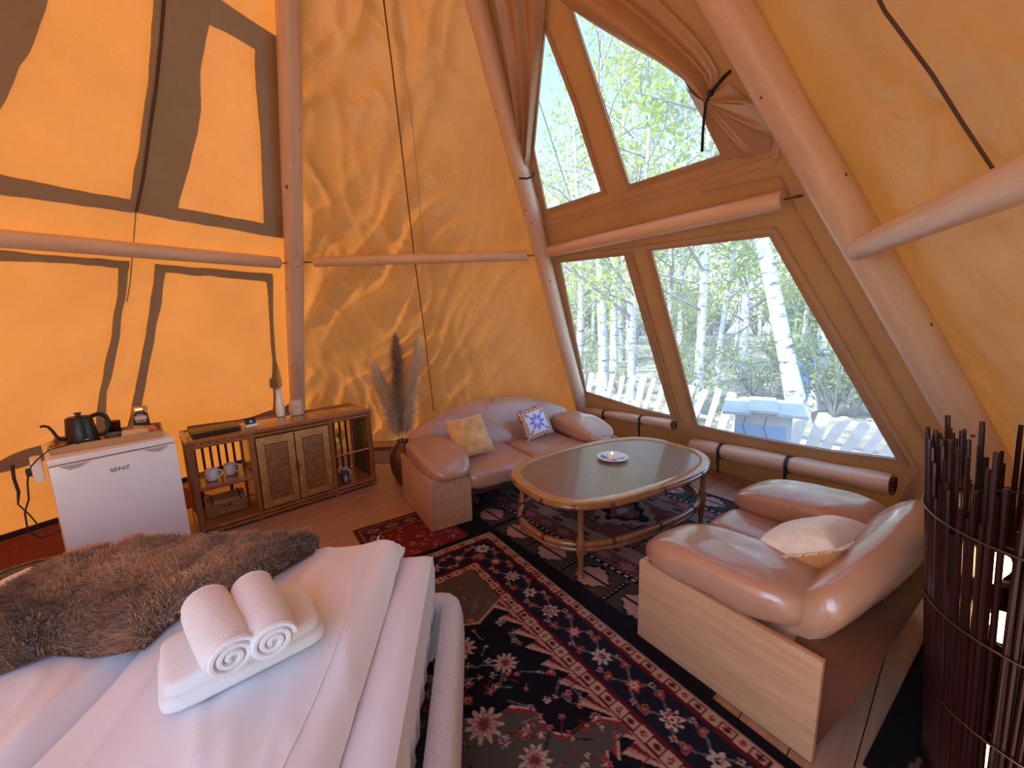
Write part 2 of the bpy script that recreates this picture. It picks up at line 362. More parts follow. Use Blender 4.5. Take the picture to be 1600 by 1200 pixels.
def d_back(u, v):
    a = u*0.80-v*0.60; b = u*0.60+v*0.80
    w = max(0.0, min(1.0, 0.55-(u-0.05)*1.2))              # left half hangs slacker
    m1 = max(0.0, min(1.0, 0.85+1.3*nz(u*1.3, v*1.0, 60)))
    m2 = max(0.0, min(1.0, 0.3+1.8*nz(u*1.1, v*1.3, 70)))
    f1 = (0.75*crease(a, b, 3.4, 0.75, 5, 5.5)+0.45*crease(a+0.3*b, b, 5.5, 1.5, 55, 7))*m1*(0.12+w); f2 = crease(u+v*0.3, v-u*0.2, 3.0, 1.4, 9, 9.0)*m2
    return 0.105*f1+0.030*f2*(0.25+0.75*w)+0.020*nz(u*0.9, v*0.9, 8)
def d_win(u, v): return 0.004*nz(u*2, v*2, 1)
def d_right(u, v):
    a = u*0.9+v*0.35; b = -u*0.35+v*0.9
    m1 = max(0.0, min(1.0, 0.5+1.7*nz(u*1.4, v*1.2, 61)))
    return (0.050*crease(a, b, 3.6, 1.1, 15, 7.0)+0.028*crease(b, a, 4.0, 2.5, 25, 9.0))*m1+0.022*nz(u*1.0, v*0.9, 4)
def d_plain(u, v): return 0.012*nz(u*1.3, v*1.1, 20)
# windows of the right-hand front wall: outlines read in the photograph, laid on the wall's plane
WIN_PX = [[(853, 50), (897, 165), (919, 235), (940, 298), (855, 326), (836, 232), (846, 120)],
          [(897, 15), (985, 287), (1127, 241), (1098, 178), (1066, 118), (985, 66)],
          [(877, 410), (976, 399), (1048, 648), (1000, 637), (917, 611)],
          [(1020, 391), (1203, 369), (1255, 462), (1400, 715), (1300, 703), (1230, 691), (1150, 676), (1091, 663)]]
WINS = [[WW.pix(*p) for p in poly] for poly in WIN_PX]
wall_left = canvas_wall('wall_left', WL, 'canvas', d_left, 0.06)
wall_back = canvas_wall('wall_back', WB, 'canvas_wrinkled', d_back, 0.028)
wall_window = canvas_wall('wall_window', WW, 'canvas_in', d_win, 0.07, WINS)
wall_right = canvas_wall('wall_right', WR, 'canvas_wrinkled', d_right, 0.032)
FILL_OPENING = [(-0.80, 0.02), (1.62, 0.02), (0.95, 2.55), (-0.48, 2.55)]      # unseen entrance added behind the camera to let in cool fill light
wall_front = canvas_wall('wall_front', WF, 'canvas', d_plain, 0.15, [FILL_OPENING])
wall_side = canvas_wall('wall_side', WS, 'canvas', d_plain, 0.15)
for o, l in ((wall_left, 'sunlit orange canvas wall behind the fridge'), (wall_back, 'wrinkled golden canvas wall behind the sofa'),
             (wall_window, 'tan canvas wall with four clear windows'), (wall_right, 'creased tan canvas wall sloping over the lamp'),
             (wall_front, 'tan canvas wall behind the viewer'), (wall_side, 'sunlit canvas wall beside the bed')): o['label'] = l
def offset_poly(poly, d):
    n = len(poly); area = sum(poly[i][0]*poly[(i+1) % n][1]-poly[(i+1) % n][0]*poly[i][1] for i in range(n))
    sg = 1 if area > 0 else -1; out = []
    for i in range(n):
        a, b, c = Vector(poly[i-1]), Vector(poly[i]), Vector(poly[(i+1) % n])
        e1 = (b-a).normalized(); e2 = (c-b).normalized()
        n1 = Vector((e1.y, -e1.x))*sg; n2 = Vector((e2.y, -e2.x))*sg
        m = (n1+n2); m = m/max(0.35, m.dot(n1)) if m.length > 1e-6 else n1
        out.append(tuple(b+m*d))
    return out
for i, poly in enumerate(WINS):
    mb = MB(); P3 = [WW.P(u, v, 0) for u, v in poly]; mb.prism(P3, WW.n*0.002)
    w = mb.build('window_%d' % (i+1), 'pane', None, False); w['kind'] = 'structure'
    w['label'] = ['narrow tall upper window of clear vinyl', 'large triangular upper window of clear vinyl', 'narrow lower window of clear vinyl', 'large lower window of clear vinyl'][i]
    wd = 0.035 if i < 2 else 0.05
    op = offset_poly(poly, wd); ip = offset_poly(poly, 0.002); n = len(poly)
    mb = MB(); vs = []; fs = []
    for inw in (0.004, 0.012):
        vs += [WW.P(u, v, inw) for u, v in ip]+[WW.P(u, v, inw) for u, v in op]
    for k in range(n):
        j = (k+1) % n
        fs += [(2*n+k, 2*n+j, 3*n+j, 3*n+k), (k, j, 2*n+j, 2*n+k), (n+k, 3*n+k, 3*n+j, n+j), (k, n+k, n+j, j)]
    mb.add(vs, fs); mb.build('window_frame', 'canvas_in', w, False)
# seams and tapes
def ribbon(name, W, px, width, mat, parent, inw=0.012, n=6):
    pts = [Vector(W.pix(*p)) for p in px]; dense = []
    for a, b in zip(pts, pts[1:]):
        for j in range(n): dense.append(a.lerp(b, j/n))
    dense.append(pts[-1]); vs = []; fs = []
    for i, p in enumerate(dense):
        t = (dense[min(i+1, len(dense)-1)]-dense[max(i-1, 0)]).normalized(); q = Vector((-t.y, t.x))*width/2
        vs += [W.P(*(p+q), inw), W.P(*(p-q), inw), W.P(*(p+q), inw-0.004), W.P(*(p-q), inw-0.004)]
    for i in range(len(dense)-1):
        a = i*4; fs += [(a, a+1, a+5, a+4), (a, a+4, a+6, a+2), (a+1, a+3, a+7, a+5)]
    mb = MB(); mb.add(vs, fs); return mb.build(name, mat, parent, False)
ribbon('seam', WB, [(596, -40), (603, 20), (612, 90), (626, 210), (640, 330), (648, 400), (664, 520), (678, 640)], 0.009, 'seam', wall_back, 0.030)
ribbon('seam', WB, [(612, -40), (633, 110), (648, 220), (662, 390)], 0.007, 'canvas_trim', wall_back, 0.026)
ribbon('seam', WR, [(1385, -40), (1405, 0), (1480, 100), (1530, 180), (1590, 270)], 0.012, 'seam', wall_right, 0.034)
ribbon('seam', WL, [(254, -20), (248, 60), (241, 130), (231, 200), (222, 270), (210, 328)], 0.014, 'seam', wall_left, 0.026)
ribbon('seam', WL, [(210, 328), (206, 380), (201, 440), (196, 470)], 0.006, 'canvas_double', wall_left, 0.02)
ribbon('hem_tape', WW, [(842, 352), (970, 318), (1100, 283), (1212, 248), (1216, 200)], 0.035, 'canvas_trim', wall_window, 0.012)
ribbon('hem_tape', WW, [(880, 402), (1012, 385), (1210, 357), (1330, 560), (1440, 745)], 0.03, 'canvas_trim', wall_window, 0.016)
ribbon('hem_tape', WW, [(985, 392), (1062, 655)], 0.03, 'canvas_in', wall_window, 0.016)
ribbon('hem_tape', WW, [(1440, 735), (1405, 800)], 0.05, 'canvas_trim', wall_window, 0.02)
ribbon('hem_tape', WW, [(1250, 340), (1340, 500), (1465, 720)], 0.02, 'canvas_in', wall_window, 0.014)
ribbon('hem_tape', WW, [(1100, 300), (1220, 275), (1245, 330)], 0.012, 'canvas_in', wall_window, 0.014)
# doubled cloth round the closed windows of the left wall (the dark bands in front of the glow)
def band(name, W, px, parent, inw, mat='canvas_double'):
    pts = []
    for a, b in zip(px, px[1:]+px[:1]):
        L = math.hypot(b[0]-a[0], b[1]-a[1]); m = max(1, int(L/12))
        for j in range(m):
            t = j/m; x = a[0]+(b[0]-a[0])*t; y = a[1]+(b[1]-a[1])*t
            wv = 2.2*nz(x*0.035, y*0.035, 3) if m > 1 else 0
            pts.append(W.P(*W.pix(x+wv, y+wv), inw))
    mb = MB(); mb.prism(pts, -W.n*0.003); return mb.build(name, mat, parent, False)
band('doubled_cloth', WL, [(-120, -60), (85, -60), (72, 0), (50, 66), (28, 103), (6, 156), (-60, 260), (-120, 330)], wall_left, 0.016)
band('doubled_cloth', WL, [(240, -60), (237, 0), (229, 120), (219, 200), (208, 265), (201, 309), (212, 331), (275, 341), (275, 322), (293, 260), (306, 205), (311, 170),
                           (310, 110), (324, 33), (340, 0), (330, -60)], wall_left, 0.017)
band('doubled_cloth', WL, [(-150, 243), (0, 271), (100, 291), (203, 310), (275, 322), (340, 334), (409, 347), (440, 350), (446, 372), (330, 352), (212, 331), (105, 316), (0, 301), (-150, 275)], wall_left, 0.018)
band('doubled_cloth', WL, [(394, 73), (398, 150), (405, 220), (409, 348), (446, 372), (446, 66), (420, 50), (380, 40)], wall_left, 0.019)
band('doubled_cloth', WL, [(322, 36), (350, 49), (396, 75), (446, 100), (446, 68), (345, 0), (335, -8), (322, -8)], wall_left, 0.020)
# lower left closed window
band('doubled_cloth', WL, [(-150, 374), (0, 389), (100, 398), (200, 406), (200, 418), (183, 417), (90, 408), (0, 405), (-150, 392)], wall_left, 0.017)
band('doubled_cloth', WL, [(200, 406), (196, 440), (185, 520), (178, 560), (165, 612), (163, 660), (148, 660), (152, 620), (163, 560), (172, 520), (180, 460), (183, 412)], wall_left, 0.018)
band('doubled_cloth', WL, [(-150, 760), (0, 716), (30, 703), (70, 690), (150, 660), (165, 655), (165, 668), (120, 695), (60, 719), (0, 734), (-150, 775)], wall_left, 0.019)
# lower right closed window
band('doubled_cloth', WL, [(241, 411), (232, 480), (219, 560), (207, 620), (196, 670), (214, 670), (222, 622), (232, 560), (240, 520), (250, 470), (256, 422)], wall_left, 0.017)
band('doubled_cloth', WL, [(241, 411), (330, 418), (424, 426), (424, 440), (330, 430), (254, 424)], wall_left, 0.018)
band('doubled_cloth', WL, [(424, 426), (425, 500), (429, 560), (434, 660), (426, 660), (423, 560), (419, 500), (414, 436)], wall_left, 0.019)
band('doubled_cloth', WL, [(290, 664), (369, 654), (400, 646), (432, 636), (450, 632), (450, 660), (290, 690)], wall_left, 0.020)
mf = MB(); mf.add([WL.P(-1.85, 0.0, 0.03), WL.P(1.85, 0.0, 0.03), WL.P(1.8, 0.085, 0.03), WL.P(-1.8, 0.085, 0.03),
                   WL.P(-1.85, 0.0, 0.024), WL.P(1.85, 0.0, 0.024), WL.P(1.8, 0.085, 0.024), WL.P(-1.8, 0.085, 0.024)],
                  [(0, 1, 2, 3), (4, 7, 6, 5), (3, 2, 6, 7)]); mf.build('mud_flap', 'mud', wall_left, False)
# floor of wide boards
HEX = [base(k).to_2d() for k in range(6)]; HEX = [C0+(h-C0)*1.03 for h in HEX]
def clip(poly, hexp):
    n = len(hexp); area = sum(hexp[i].x*hexp[(i+1) % n].y-hexp[(i+1) % n].x*hexp[i].y for i in range(n)); sg = 1 if area > 0 else -1
    for i in range(n):
        a, b = hexp[i], hexp[(i+1) % n]; e = b-a; nn = Vector((-e.y, e.x))*sg; out = []
        for j in range(len(poly)):
            p, q = poly[j], poly[(j+1) % len(poly)]; dp, dq = (p-a).dot(nn), (q-a).dot(nn)
            if dp >= 0: out.append(p)
            if (dp >= 0) != (dq >= 0): out.append(p.lerp(q, dp/(dp-dq)))
        poly = out
        if not poly: return []
    return poly
fl = MB(); fl.prism([(h.x, h.y, -0.02) for h in HEX], (0, 0, -0.1)); floor = fl.build('floor', 'seam', None, False); floor['kind'] = 'structure'; floor['label'] = 'brown wooden board floor of the tent'
fa = math.radians(41); fx = Vector((math.cos(fa), math.sin(fa))); fy = Vector((-fx.y, fx.x)); t = -4.0
while t < 4.0:
    pw = 0.165; q = [C0+fx*-5+fy*t, C0+fx*5+fy*t, C0+fx*5+fy*(t+pw-0.004), C0+fx*-5+fy*(t+pw-0.004)]
    q = clip(q, HEX)
    if len(q) > 2:
        L = [((p-C0).dot(fx), (p-C0).dot(fy)) for p in q]
        mb = MB(); mb.prism([(a, b, -0.02) for a, b in L], (0, 0, 0.02)); o = mb.build('plank', 'floor', floor, False)
        o.location = (C0.x, C0.y, 0); o.rotation_euler = (0, 0, fa)
    t += pw
# poles
def make_pole(k, r0, r1, label):
    a = pole_pt(k, 0.0); b = pole_pt(k, 4.75); L = (b-a).length
    o = MB(); pts = []; rs = []
    for i in range(25):
        t_ = i/24; pts.append((0.006*nz(t_*5, k), 0.006*nz(t_*5, k+9), t_*L)); rs.append((r0+(r1-r0)*t_)*(1+0.02*nz(t_*9, k*3)))
    o.tube(pts, rs, 20); ob = o.build('tent_pole', 'pole')
    ob.matrix_world = Matrix.Translation(a) @ (b-a).to_track_quat('Z', 'Y').to_matrix().to_4x4()
    tag(ob, label, 'tent pole', 'tent poles')
    inv = ob.matrix_world.inverted(); ce = inv @ EYE
    for j in range(7):
        z = 0.75+j*0.5+rnd.uniform(-.22, .22); r = r0+(r1-r0)*z/L
        an = math.atan2(ce.y, ce.x)+rnd.uniform(-1.1, 1.1)
        mb = MB(); s_ = rnd.uniform(.004, .012)
        mb.lathe([(0.0005, 0.004), (s_*.7, 0.003), (s_, 0.0)], 10); kn = mb.build('knot', 'knot', ob)
        d = Vector((math.cos(an), math.sin(an), 0)); kn.location = d*(r*0.985)+Vector((0, 0, z)); kn.rotation_euler = d.to_track_quat('Z', 'Y').to_euler()
        kn.scale = (1, rnd.uniform(1, 1.8), 1)
    return ob
make_pole(0, 0.080, 0.070, 'upright peeled wooden tent pole between the glowing orange wall and the wrinkled wall')
make_pole(1, 0.078, 0.066, 'slanted peeled wooden tent pole between the wrinkled wall and the windows')
make_pole(2, 0.092, 0.076, 'thick slanted wooden tent pole right of the big lower window')
def make_beam(a, b, r, label, trim_a=0.1, trim_b=0.1, hooks=(True, True)):
    d = (b-a).normalized(); a2 = a+d*trim_a; b2 = b-d*trim_b; L = (b2-a2).length
    th = thing('cross_beam', label, 'beam', a2, 0, 'horizontal cross beams between the tent poles'); th.rotation_euler = d.to_track_quat('X', 'Z').to_euler()
    mb = MB(); mb.tube([(0, 0, 0), (0.004, 0, 0), (L*.33, 0, 0.002), (L*.66, 0, 0), (L-0.004, 0, 0), (L, 0, 0)], [r*.93, r, r*1.01, r, r, r*.93], 20); mb.build('beam_log', 'beam', th)
    for x, s, on in ((0, -1, hooks[0]), (L, 1, hooks[1])):
        if not on: continue
        h = MB(); h.tube([(x, 0, 0), (x+s*0.05, 0, 0)], 0.005, 8)
        h.tube([(x+s*(0.065+0.018*math.cos(q)), 0.018*math.sin(q), 0.0) for q in [2*PI*i/12 for i in range(12)]], 0.004, 6, closed=True)
        h.build('hook', 'metal', th)
    return th
make_beam(pole_pt(-1, 2.0), pole_pt(0, 2.05), 0.047, 'pale cross beam in front of the glowing orange wall', 0.2, 0.14, (False, True))
make_beam(pole_pt(0, 2.06), pole_pt(1, 2.085), 0.043, 'pale cross beam in front of the wrinkled back wall', 0.17, 0.14)
make_beam(pole_pt(1, 2.10), pole_pt(2, 2.09), 0.047, 'pale cross beam between the upper and the lower windows', 0.10, 0.20)
inward = lambda p, d: p+(Vector((C0.x, C0.y, p.z))-p).normalized()*d
make_beam(inward(pole_pt(2, 1.82), 0.05), inward(pole_pt(3, 1.80), 0.1), 0.050, 'pale cross beam reaching in from the right edge over the lamp', 0.02, 0.2, (True, False))
# gathered curtains of the upper windows
def drape(name, W, rows, nfold, inw0, amp, label, tie=None, nu=40, nv=40, taper=None):
    def fn(u, v):
        t_ = v*(len(rows)-1); i = min(int(t_), len(rows)-2); f = t_-i
        L = [rows[i][0][q]*(1-f)+rows[i+1][0][q]*f for q in (0, 1)]; R = [rows[i][1][q]*(1-f)+rows[i+1][1][q]*f for q in (0, 1)]
        x, y = L[0]*(1-u)+R[0]*u, L[1]*(1-u)+R[1]*u
        am = amp*(taper(v) if taper else 1)
        w = inw0+am*(0.5+0.5*math.cos(u*nfold*2*PI+1.2*nz(v*3, u*2)))
        return W.P(*W.pix(x, y), w)
    mb = MB(); mb.grid(fn, nu, nv); return mb
lc = thing('gathered_curtain', 'tan curtain gathered and tied to the pole left of the upper windows', 'curtain', WW.pixP(840, 345))
inv = Matrix.Translation(-lc.location)
def put(mb, name, mat, th, smooth=True, ang=180):
    mb.v = [tuple(Vector(p)-th.location) for p in mb.v]; return mb.build(name, mat, th, smooth, True, ang)
put(drape('c', WW, [((770, -60), (861, -60)), ((788, 0), (858, -5)), ((806, 100), (852, 75)), ((817, 180), (842, 165)), ((823, 240), (834, 236)), ((824, 272), (830, 272)), ((828, 300), (846, 312)), ((842, 348), (854, 348))],
          2.5, 0.03, 0.05, ''), 'curtain_cloth', 'canvas_in', lc)
tb = MB(); tb.tube([WW.pixP(806, 273, .05), WW.pixP(812, 279, .14), WW.pixP(824, 279, .15), WW.pixP(834, 275, .10), WW.pixP(834, 270, .03)], 0.007, 8); put(tb, 'tie', 'black', lc)
rc = thing('gathered_curtain', 'tan curtain swept aside with a black tie right of the upper windows', 'curtain', WW.pixP(1108, 150))
def roll_fn(u, v):
    A = [(880, -2), (897, 12), (940, 40), (985, 66), (1030, 90), (1070, 116), (1108, 148)]; B = [(950, -70), (985, -40), (1040, 5), (1085, 50), (1112, 85), (1126, 112), (1122, 138)]
    t_ = u*(len(A)-1); i = min(int(t_), len(A)-2); f = t_-i
    a = [A[i][q]*(1-f)+A[i+1][q]*f for q in (0, 1)]; b = [B[i][q]*(1-f)+B[i+1][q]*f for q in (0, 1)]
    x, y = a[0]*(1-v)+b[0]*v, a[1]*(1-v)+b[1]*v
    w = 0.02+0.07*math.sin(PI*min(1, v*1.6))**0.7*(v < 0.625)+0.018*(0.5+0.5*math.cos(v*5*PI))*(1 if v >= 0.625 else 0.4)
    return WW.P(*WW.pix(x, y), w)
mb = MB(); mb.grid(roll_fn, 40, 32); put(mb, 'curtain_cloth', 'canvas_in', rc)
def fan_fn(u, v):
    E = [(1066, 120), (1098, 178), (1130, 243), (1170, 246), (1205, 234), (1213, 195), (1180, 160), (1140, 128)]
    t_ = u*(len(E)-1); i = min(int(t_), len(E)-2); f = t_-i
    e = [E[i][q]*(1-f)+E[i+1][q]*f for q in (0, 1)]; x, y = 1110+(e[0]-1110)*v, 150+(e[1]-150)*v
    return WW.P(*WW.pix(x, y), 0.02+0.05*(1-v)+0.022*v*(1-v)*4*max(0, math.cos(u*9*PI))**3)
mb = MB(); mb.grid(fan_fn, 60, 16); put(mb, 'curtain_fold', 'canvas_in', rc)
tb = MB(); tb.tube([WW.pixP(1140, 112, .02), WW.pixP(1130, 122, .09), WW.pixP(1118, 136, .12), WW.pixP(1110, 146, .13)], 0.009, 8)
tb.tube([WW.pixP(1110, 146, .13), WW.pixP(1103, 160, .13), WW.pixP(1100, 185, .12), WW.pixP(1098, 210, .11), WW.pixP(1097, 236, .10)], [0.010, 0.007, 0.007, 0.007, 0.008], 8)
tb.lathe([(0.001, -0.016), (0.014, -0.010), (0.016, 0.0), (0.014, 0.010), (0.001, 0.016)], 12, WW.pixP(1110, 146, .135)); put(tb, 'tie', 'black', rc)
# rolled-up window flaps under the lower windows
def flap_roll(pa, pb, r, label, straps, inw):
    a, b = WW.pixP(*pa, inw), WW.pixP(*pb, inw); th = thing('rolled_window_flap', label, 'window flap', a, 0, 'window flaps rolled up under the windows')
    d = (b-a); n = 36; mb = MB(); dn = d.normalized(); yy = WW.n.cross(dn).normalized()
    vs = []; K = 24
    for i in range(n+1):
        t_ = i/n
        for k in range(K):
            q = 2*PI*k/K; rr = r*(1+0.10*nz(t_*7, math.cos(q)*1.2, math.sin(q)*1.2+inw*30)); pin = 1
            for s_ in straps: pin = min(pin, 0.80+0.20*min(1, abs(t_-s_)*d.length/0.07))
            vs.append(d*t_+(WW.n*math.cos(q)+yy*math.sin(q))*rr*pin)
    fs = [(i*K+k, i*K+(k+1) % K, (i+1)*K+(k+1) % K, (i+1)*K+k) for i in range(n) for k in range(K)]+[tuple(range(K)), tuple(range(n*K, n*K+K))]
    mb.add(vs, fs); mb.build('roll', 'canvas_trim', th)
    for e, s_ in ((0, -1), (1, 1)):
        sp = MB(); pts = []
        for i in range(44):
            q = i*0.42; rr = r*(0.95-0.88*i/44); pts.append(d*e+dn*s_*0.004+(WW.n*math.cos(q)+yy*math.sin(q))*rr)
        sp.tube(pts, 0.004, 5); sp.build('roll_edge', 'mud', th)
    for s_ in straps:
        c = d*s_; mb = MB(); w = 0.014
        vs = []; K2 = 20
        for k in range(K2):
            q = 2*PI*k/K2; rad = (WW.n*math.cos(q)+yy*math.sin(q))*(r*0.90)
            vs += [c+rad-dn*w, c+rad+dn*w, c+rad*1.06-dn*w, c+rad*1.06+dn*w]
        fs = []
        for k in range(K2):
            p, q = k*4, ((k+1) % K2)*4; fs += [(p+2, q+2, q+3, p+3), (p, p+2, q+2, q), (p+1, q+1, q+3, p+3)]
        mb.add(vs, fs)
        f0 = c-WW.n*r*0.93
        mb.tube([f0, f0+Vector((0, 0, -0.05))-WW.n*0.012, f0+Vector((0.005, 0, -0.10))-WW.n*0.006, f0+Vector((0.0, 0, -0.16))+WW.n*0.0], [0.016, 0.011, 0.010, 0.008], 6)
        mb.build('strap', 'black', th)
    return th
flap_roll((914, 642), (1052, 664), 0.052, 'short rolled canvas flap with two black straps under the narrow lower window', (0.28, 0.70), 0.075)
flap_roll((1083, 696), (1394, 758), 0.072, 'long rolled canvas flap with two black straps under the big lower window', (0.20, 0.58), 0.095)

# ================================================================== FURNITURE
def sup(v, e): return math.copysign(abs(v)**e, v)
def puffy(c, d, e=0.35, n=28, fn=None):
    """rounded cushion block centred at c with size d; fn bends a local point"""
    mb = MB(); vs = []; m = n//2
    for j in range(m+1):
        ph = -PI/2+PI*j/m
        for i in range(n):
            th = 2*PI*i/n
            p = Vector((sup(math.cos(ph), e)*sup(math.cos(th), e)*d[0]/2, sup(math.cos(ph), e)*sup(math.sin(th), e)*d[1]/2, sup(math.sin(ph), 0.6)*d[2]/2))
            q = p.copy(); 
            if fn: q = fn(q)
            vs.append(q+Vector(c))
    fs = [(j*n+i, j*n+(i+1) % n, (j+1)*n+(i+1) % n, (j+1)*n+i) for j in range(m) for i in range(n)]
    return mb.add(vs, fs)
def make_sofa(loc, rotz, W, label, two_seats):
    D, AW, PHT = 0.72, 0.33, 0.395
    th = thing('leather_sofa', label, 'sofa', loc, rotz, 'low brown leather sofas with veneered arms')
    for sx in (0, 1):
        X = lambda x: x if sx == 0 else W-x
        mb = MB(); mb.box((X(0.014), D/2, PHT/2), (0.028, D, PHT), 0.003); mb.build('side_panel', 'travertine', th)
        prof = [(0.028, 0.0), (AW, 0.0), (AW, 0.325), (0.295, 0.362), (0.245, 0.386), (0.18, 0.397), (0.10, 0.397), (0.028, 0.393)]
        mb = MB(); mb.prism([(X(x), 0.0, z) for x, z in prof], (0, 0.028, 0)); mb.build('front_panel', 'travertine', th, True)
        mb = MB(); mb.box((X(0.18), D/2+0.02, 0.19), (0.29, D-0.06, 0.36), 0.02); mb.build('arm_block', 'leather', th)
        def bend(p, sx=sx):
            t = (p.y/0.35)                                   # -1 front .. 1 back
            p.x *= 1-0.22*max(0, -t)**3-0.10*max(0, t)**4
            p.z *= 1-0.42*max(0, -t)**2.2
            p.z += -0.050*max(0, -t)**2+0.012*t+0.010*nz(p.x*9, p.y*7, 3+sx)
            p.x += 0.012*nz(p.y*6, p.z*8, sx)
            return p
        mb = puffy((X(0.185), 0.300, 0.466), (0.385, 0.70, 0.185), 0.50, 40, bend); mb.build('arm_cushion', 'leather', th, True, True, 180)
    mb = MB(); mb.box((W/2, 0.34, 0.215), (W-2*AW, 0.60, 0.08), 0.02); mb.build('seat_rail', 'leather_dark', th)
    ns = 2; sw = (W-2*AW+0.06)/ns
    for i in range(ns):
        def bs(p, i=i):
            t = p.y/0.29; p.z += 0.012*nz(p.x*5+i*3, p.y*5, 7)-0.015*max(0, -t)**3
            return p
        mb = puffy((AW-0.03+sw*(i+.5), 0.26, 0.315), (sw, 0.60, 0.165), 0.32, 40, bs); mb.build('seat_cushion', 'leather', th, True, True, 180)
    # arched back
    vs = []; NS, K = 40, 20
    for i in range(NS+1):
        s = i/NS; x = 0.075+(W-0.15)*s; zt = 0.54+0.215*max(0.0, math.sin(PI*s))**0.75; zb = 0.30
        b = Vector((x, 0.54, zb)); t = Vector((x, 0.54+0.33*(zt-zb)/0.5, zt)); ax = (t-b); h = ax.length/2; ax.normalize(); cr = Vector((0, -ax.z, ax.y)); ce = (b+t)/2
        thk = 0.088*(0.50+0.50*max(0.0, math.sin(PI*s))**0.3)
        for k in range(K):
            q = 2*PI*k/K; w = thk*(1+0.10*nz(x*6, math.cos(q)*2, 4))
            vs.append(ce+ax*(sup(math.sin(q), 0.7)*h)+cr*(sup(math.cos(q), 0.75)*w))
    fs = [(i*K+k, i*K+(k+1) % K, (i+1)*K+(k+1) % K, (i+1)*K+k) for i in range(NS) for k in range(K)]+[tuple(range(K)), tuple(range(NS*K, NS*K+K))]
    mb = MB(); mb.add(vs, fs); back = mb.build('backrest', 'leather', th, True, True, 180)
    for xs in ((W/2,) if two_seats else ()):
        pts = []
        for j in range(13):
            f = j/12; s = (xs-0.05)/(W-0.10); zt = 0.54+0.215*math.sin(PI*s)**0.75-0.02; z = 0.42+(zt-0.40)*f
            y = 0.54+0.66*(z-0.30)-0.094*(0.86+0.14*math.sin(PI*f)); pts.append((xs, y-0.006, z))
        mb = MB(); mb.tube(pts, 0.004, 6); mb.build('seam', 'leather_dark', back)
    vs = []; NS = 24
    for i in range(NS+1):
        s = i/NS; x = 0.03+(W-0.06)*s; z = 0.375+0.13*math.sin(PI*s)**0.8
        vs += [(x, 0.60, 0.04), (x, 0.62, z-0.01), (x, 0.66, z), (x, 0.79+0.04*math.sin(PI*s), z+0.005), (x, 0.82+0.04*math.sin(PI*s), z-0.02), (x, 0.77, 0.2), (x, 0.71, 0.02)]
    K = 7; fs = [(i*K+k, i*K+(k+1) % K, (i+1)*K+(k+1) % K, (i+1)*K+k) for i in range(NS) for k in range(K)]+[tuple(range(K)), tuple(range(NS*K, NS*K+K))]
    mb = MB(); mb.add(vs, fs); mb.build('back_shell', 'leather_dark', th, True, True, 50)
    return th
S1 = Vector((-0.616, 2.739)); A1 = math.radians(30.5)
sofa1 = make_sofa((S1.x, S1.y, 0.011), A1, 1.86, 'long brown leather sofa with arched back against the wrinkled wall', True)
W2 = 1.24; S2 = Vector((0.578, 1.738)); ax2 = Vector((0.817, 0.577))
o2 = S2+ax2*W2
sofa2 = make_sofa((o2.x, o2.y, 0.011), math.radians(215.2), W2, 'brown leather loveseat with veneered side panel beside the stick lamp', False)

def pillow(name, mat, parent_loc, nrm, up, w, h, t, label, cat, n=26, sub=None, back=None):
    th = thing(name, label, cat, parent_loc, 0, 'scatter cushions on the sofas')
    nrm = Vector(nrm).normalized(); up = Vector(up); up = (up-nrm*up.dot(nrm)).normalized(); rt = up.cross(nrm)
    def surf(sg):
        def fn(u, v):
            x, y = u*2-1, v*2-1
            pr = max(0, (1-abs(x)**2.6))*max(0, (1-abs(y)**2.6)); z = t/2*pr**0.42
            px = x*w/2*(1-0.07*(1-y*y)*abs(x)); py = y*h/2*(1-0.07*(1-x*x)*abs(y))
            z += 0.006*nz(px*14, py*14, sg)*pr
            return rt*px+up*py+nrm*(z*sg)
        return fn
    a = MB(); a.grid(surf(1), n, n); A = a.build('cushion_front', mat, th, True, True, 180)
    b = MB(); b.grid(surf(-1), n, n); B = b.build('cushion_back', back or mat, th, True, True, 180)
    return th, A, (rt, up, nrm)
def loc1(x, y, z):    # point in the long sofa's own axes
    c, s = math.cos(A1), math.sin(A1); return Vector((S1.x+c*x-s*y, S1.y+s*x+c*y, z))
dir1 = lambda x, y, z: Vector((math.cos(A1)*x-math.sin(A1)*y, math.sin(A1)*x+math.cos(A1)*y, z))
pillow('cushion', 'velvet', loc1(0.50, 0.36, 0.565), dir1(0.05, -0.80, 0.60), dir1(-0.06, 0.4, 0.9), 0.36, 0.36, 0.13, 'gold velvet cushion leaning on the long sofa', 'cushion')
_, star, _ = pillow('cushion', 'vcol', loc1(1.21, 0.43, 0.555), dir1(-0.12, -0.9, 0.42), dir1(-0.14, 0.4, 0.9), 0.31, 0.31, 0.10, 'square cushion embroidered with a blue star and a red border', 'cushion', 64, back='leather_dark')
cols = np.zeros((65*65, 3))
